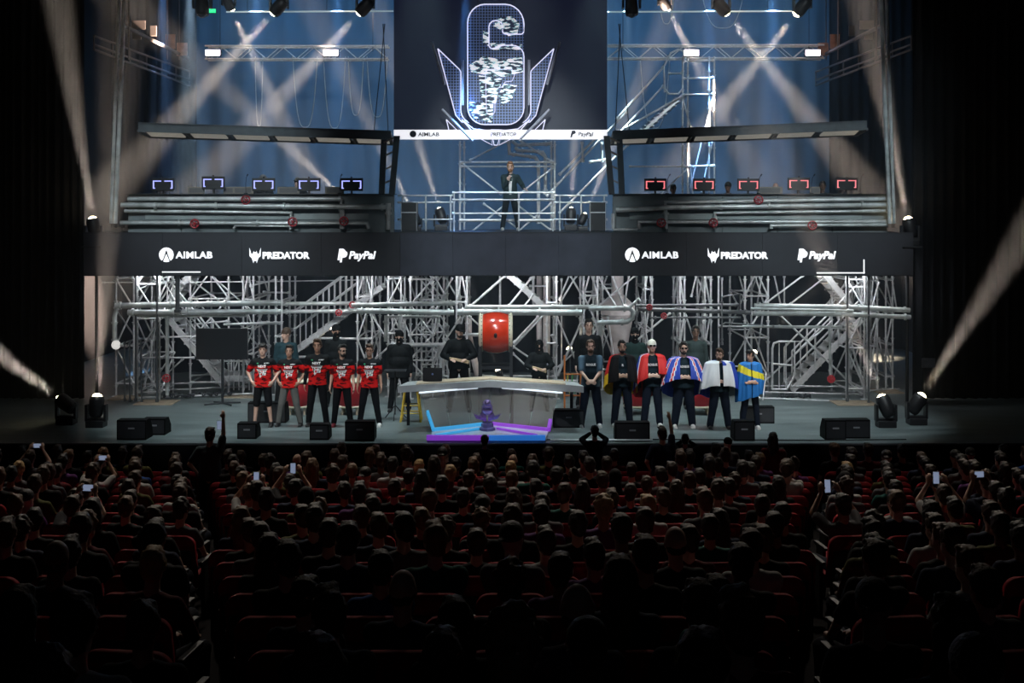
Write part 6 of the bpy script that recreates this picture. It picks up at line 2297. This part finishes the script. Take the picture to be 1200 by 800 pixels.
def make_seat():
    """faces +Y, origin on the floor below the seat"""
    t = thing('theatre_seat', 'x', 'seat')
    out = []
    w, z0, z1, r = .262, .36, .925, .10
    for k in range(7):
        a = math.pi - k * math.pi / 12
        out.append((-w + r + r * math.cos(a), z1 - r + r * math.sin(a)))
    for k in range(7):
        a = math.pi / 2 - k * math.pi / 12
        out.append((w - r + r * math.cos(a), z1 - r + r * math.sin(a)))
    out += [(w, z0), (-w, z0)]
    def shell(y0, y1, g):
        bm = bmesh.new()
        pts = [(x * g, (z - .63) * g + .63) for x, z in out]
        for yy in (y0, y1):
            pass
        vs = [bm.verts.new((x, y0, z)) for x, z in pts]
        f = bm.faces.new(vs)
        ext = bmesh.ops.extrude_face_region(bm, geom=[f])
        for v in ext['geom']:
            if isinstance(v, bmesh.types.BMVert):
                v.co.y = y1
        bmesh.ops.recalc_face_normals(bm, faces=bm.faces[:])
        ed = [e for e in bm.edges if abs(e.verts[0].co.y - e.verts[1].co.y) < 1e-4]
        bmesh.ops.bevel(bm, geom=ed, offset=.014, segments=2, affect='EDGES')
        for v in bm.verts:      # lean back
            v.co.y -= (v.co.z - .42) * .20
        mb = MB()
        mb.add([v.co.copy() for v in bm.verts], [[v.index for v in f_.verts] for f_ in bm.faces], 0, True)
        bm.free()
        return mb
    bk_ = shell(-.16, -.06, 1.0).build('backrest', m_seatred, t)
    sb = shell(-.185, -.155, .90)
    for v in sb.v:
        v.z = min(v.z, .78)
    sb.build('back_shell', m_seatblk, bk_)
    MB().rbox((0, .14, .41), (.47, .44, .11), .03).build('seat', m_seatred, t)
    for s in (-1, 1):
        MB().rbox((s * .275, .10, .60), (.05, .36, .04), .012).build('armrest', m_seatblk, t)
        MB().bbox((s * .275 - .02, .0, 0), (s * .275 + .02, .2, .59)).build('leg', m_seatblk, t)
    return t


seat0 = make_seat()
ORD = ('front', 'second', 'third', 'fourth', 'fifth', 'sixth', 'seventh', 'eighth', 'ninth', 'tenth', 'eleventh', 'twelfth', 'thirteenth', 'fourteenth', 'fifteenth', 'sixteenth', 'seventeenth', 'eighteenth', 'nineteenth', 'twentieth')
NUM = ['first'] + list(ORD[1:]) + ['twenty-first', 'twenty-second', 'twenty-third', 'twenty-fourth', 'twenty-fifth', 'twenty-sixth', 'twenty-seventh', 'twenty-eighth', 'twenty-ninth', 'thirtieth', 'thirty-first', 'thirty-second']
SEATS = []
for i, d in enumerate(ROWD):
    half = d * .432 + .22
    ai = d * .255               # the aisles
    pitch = .60
    xs = []
    n = int(ai * 2 // pitch)
    off = (.15 if i % 2 else -.15)
    xs += [(-(n - 1) / 2 + k) * pitch + off * 0 for k in range(n)]
    lim = (n / 2) * pitch + .30
    for s in (-1, 1):
        x = lim + pitch / 2
        while x < half:
            xs.append(s * x)
            x += pitch
    xs.sort()
    for j, x in enumerate(xs):
        rz = 0
        if abs(x) > lim:
            rz = R(7) * (1 if x > 0 else -1)
        SEATS.append((i, j, len(xs), x, d, rowz(d), rz))
print('SEATS', len(SEATS))
first = True
for (i, j, n, x, d, z, rz) in SEATS:
    lab = 'red theatre seat, %s seat from the left in the %s row%s' % (NUM[j], ORD[i], ' below the stage' if i == 0 else '')
    if first:
        s = seat0
        s.location = (x, d, z)
        s.rotation_euler = (0, 0, rz)
        s['label'] = lab
        s['group'] = 'red theatre seats in the stalls'
        first = False
    else:
        dup(seat0, (x, d, z), rz, lab, 'red theatre seats in the stalls')

# ------------------------------------------------------------------ the stalls: people
CLOTH = {'black': mat('shirt_black', (.014, .014, .016), .8), 'navy': mat('shirt_navy', (.018, .026, .055), .8), 'grey': mat('shirt_grey', (.11, .11, .12), .85), 'white': mat('shirt_white', (.42, .42, .42), .85),
         'olive': mat('shirt_olive', (.09, .09, .03), .8), 'maroon': mat('shirt_maroon', (.10, .012, .018), .8), 'blue': mat('shirt_blue', (.03, .09, .32), .8), 'purple': mat('shirt_purple', (.12, .04, .16), .8), 'teal': mat('shirt_teal', (.012, .09, .075), .8)}


def proto(hair, sleeve, pose, vox=.016, yaw=0, pitch=0, fat=1.0):
    root, sh, J, pt = human('proto', (0, 0, 0), 0, 1.78, fat, 'fair', hair, CLOTH['black'], sleeve, m_navy, m_shoe_b, False, pose, .12, yaw, pitch, None, None, None, True, vox, False, .02, .90)
    return root


PR = [('short dark', proto(('short', 'black'), 'short', ('lap', 'lap'))), ('short brown', proto(('short', 'brown'), 'long', ('lap', 'lap'), yaw=.35)), ('long brown', proto(('long', 'brown'), 'long', ('lap', 'lap'))),
      ('curly', proto(('curly', 'brown'), 'short', ('lap', 'lap'), pitch=.12)), ('capped', proto(('capback', 'black'), 'short', ('lap', 'lap'), yaw=-.3)), ('short fair', proto(('short', 'blond'), 'short', ('lap', 'lap'), yaw=-.25, fat=1.15)),
      ('bald', proto(('bald', 'grey'), 'long', ('lap', 'lap'))), ('hooded', proto(('hood', m_cap), 'long', ('lap', 'lap'))), ('broad dark', proto(('quiff', 'black'), 'short', ('lap', 'lap'), fat=1.2, yaw=.15)),
      ('bun', proto(('bun', 'brown'), 'long', ('lap', 'lap')))]
PRUP = proto(('short', 'black'), 'short', ('up', 'up'))
DESC = {'short dark': 'short dark hair', 'short brown': 'short brown hair', 'long brown': 'long hair', 'curly': 'curly hair', 'capped': 'a cap', 'short fair': 'short light hair', 'bald': 'a bald head', 'hooded': 'a raised hood',
        'broad dark': 'broad shoulders', 'bun': 'a hair bun', 'up': 'raised hands'}
WGT = [22, 18, 9, 8, 6, 8, 2, 2, 12, 3]
HCOL = [HAIR['black'], HAIR['brown'], HAIR['brown'], HAIR['black'], mat('hair_dark_brown', (.028, .017, .011), .55, var=.3, scale=60), mat('hair_light_brown', (.14, .075, .035), .55, var=.3, scale=60), HAIR['blond']]
HW = [8, 6, 5, 6, 8, 4, 1]
used = set()


def override(o, m):
    o.material_slots[0].link = 'OBJECT'
    o.material_slots[0].material = m


def place_person(kind, root, loc, rz, label, shirt=None, hcol=None, scale=1.0, skin=None, reuse=True):
    if reuse and root.name not in used:
        used.add(root.name)
        p = root
        p.location = loc
        p.rotation_euler = (0, 0, rz)
        p['label'] = label
    else:
        p = dup(root, loc, rz, label)
    p['group'] = 'spectators in the stalls'
    p.scale = (scale,) * 3
    if skin:
        override(p, SKIN[skin])
    for c in p.children:
        if c.name.startswith('shirt') and shirt:
            override(c, CLOTH[shirt])
        if c.name.startswith('hair') and hcol:
            override(c, hcol)
    return p


m_phone = mat('phone_case', (.015, .015, .018), .4)
m_pscreen = mat('phone_screen', (.1, .1, .1), emis=(.45, .55, .8), es=.35, var=.3, scale=30)


def phone(loc, rz, label, tilt=.2, land=False):
    t = thing('phone', label, 'phone', loc, rz)
    M = Matrix.Rotation(tilt, 3, 'X')
    sz = (.15, .009, .075) if land else (.075, .009, .15)
    MB().rbox((0, 0, 0), sz, .004, M=M).build('case', m_phone, t)
    MB().box(M @ Vector((0, -.0055, 0)), (sz[0] * .9, .002, sz[2] * .92), M=M).build('screen', m_pscreen, t)
    return t


want_up = [(40, 525), (100, 540), (330, 562), (1000, 585), (1113, 572), (1170, 578), (300, 566), (85, 590)]
npl = 0
upset = {}
for wx, wy in want_up:
    best = min(((abs(600 + x * F / d - wx) + 1.3 * abs(250 + (CZ - z - 1.25) * F / d - wy), k) for k, (i, j, n, x, d, z, rz) in enumerate(SEATS)), key=lambda q: q[0])
    upset[best[1]] = (wx, wy)
for k, (i, j, n, x, d, z, rz) in enumerate(SEATS):
    px = 600 + x * F / d
    up = k in upset
    if not up and rnd.random() > (.92 if 1 < i else .82):
        continue
    if px < -15 or px > 1215:
        continue
    kind, root = ('up', PRUP) if up else rnd.choices(PR, WGT)[0]
    shirt = rnd.choices(list(CLOTH), [14, 6, 5, 3, 2, 2, 1, 1, 1])[0]
    hcol = rnd.choices(HCOL, HW)[0]
    s = rnd.uniform(.90, 1.01)
    lab = 'spectator with %s in %s, %s seat from left, %s row' % (DESC[kind], shirt, NUM[j], ORD[i])
    yaw = rz + rnd.uniform(-.2, .2) + math.pi
    p = place_person(kind, root, (x + rnd.uniform(-.03, .03), d + .12 + rnd.uniform(-.03, .02), z), yaw, lab, shirt, hcol, s, rnd.choices(['fair', 'tan', 'dark'], [7, 3, 1])[0])
    npl += 1
    if up:
        M = Matrix.Rotation(yaw, 3, 'Z')
        # the hands are in front of the person's face, a little above the head
        hp = Vector(p.location) + M @ (Vector((0.0, -.36, 1.36)) * s)
        phone(hp, yaw + math.pi, 'lit phone held up by the spectator in the %s row, %s seat from left' % (ORD[i], NUM[j]), -.1, land=(k % 2 == 0))
print('SPECTATORS', npl)

# people standing between the seats and the stage
m_dkshirt = mat('dim_blue_grey_shirt', (.05, .075, .09), .8)
FR = 21.95
fz = rowz(ROWD[0])


def stander(px, py_top, d, label, zf=None, **k):
    zf = fz if zf is None else zf
    z = CZ - (py_top - 250) * d / F
    h = z - zf
    k.setdefault('trousers', m_navy)
    k.setdefault('shoes', m_shoe_b)
    return human(label, Vector((XZ(px, d), d, zf)), math.pi + k.pop('turn', 0), height=h, vox=.014, face=False, **k)


stander(246, 500, 19.4, 'broad standing man in grey-blue shirt holding up a phone before the left block', zf=rowz(19.0), fat=1.15, shirt=m_dkshirt, hair=('short', 'black'), pose=('hip', 'upright'), sleeve='short')
phone(P(257, 498, 19.1), 0, 'phone held up high by the broad standing man', 0)
stander(697, 498, 21.9, 'photographer in black with camera raised in front of the first navy player', shirt=CLOTH['black'], sleeve='long', hair=('short', 'black'), pose=('cam', 'cam'))
stander(776, 500, 20.5, 'broad standing person in dark shirt with headphones below the crossed flag', zf=rowz(20.03), fat=1.2, shirt=CLOTH['navy'], hair=('quiff', 'black'), pose=('hip', 'upright'), turn=.2)
stander(803, 508, 21.9, 'photographer in black beside the headphone wearer below the stage', shirt=CLOTH['black'], sleeve='long', hair=('short', 'black'), pose=('cam', 'cam'), turn=-.2)
stander(853, 512, 20.6, 'standing person in pale grey printed shirt below the light blue flag', zf=rowz(20.03), shirt=CLOTH['grey'], hair=('cap', m_cap), pose=('down', 'down'), turn=.3)
stander(906, 506, 20.6, 'standing long-haired woman in dark top right of the pale grey shirt', zf=rowz(20.03), shirt=CLOTH['maroon'], hair=('long', 'black'), pose=('down', 'down'), turn=-.3)
stander(568, 510, 22.0, 'person crouched with headphones right below the lit platform', shirt=CLOTH['black'], sleeve='long', hair=('curly', 'black'), pose=('clasp', 'clasp'))
t = thing('camera', 'black photo camera held up in front of the first navy player', 'camera', P(697, 505, 22.2))
MB().rbox((0, .02, 0), (.15, .07, .10), .01).rbox((0, .02, .06), (.06, .06, .04), .008).build('body', m_mon, t)
MB().tube((0, .05, 0), (0, .22, 0), .042, 14).build('lens', m_mon, t)

# ------------------------------------------------------------------ the haze
tag(MB().bbox((-12.45, 23.3, .003), (12.45, 37.3, 12.15)).build('haze', haze_mat('stage_haze', HAZE, 0, (.74, .87, 1.0))), 'thin stage haze filling the air over the stage', 'haze', None, 'stuff')
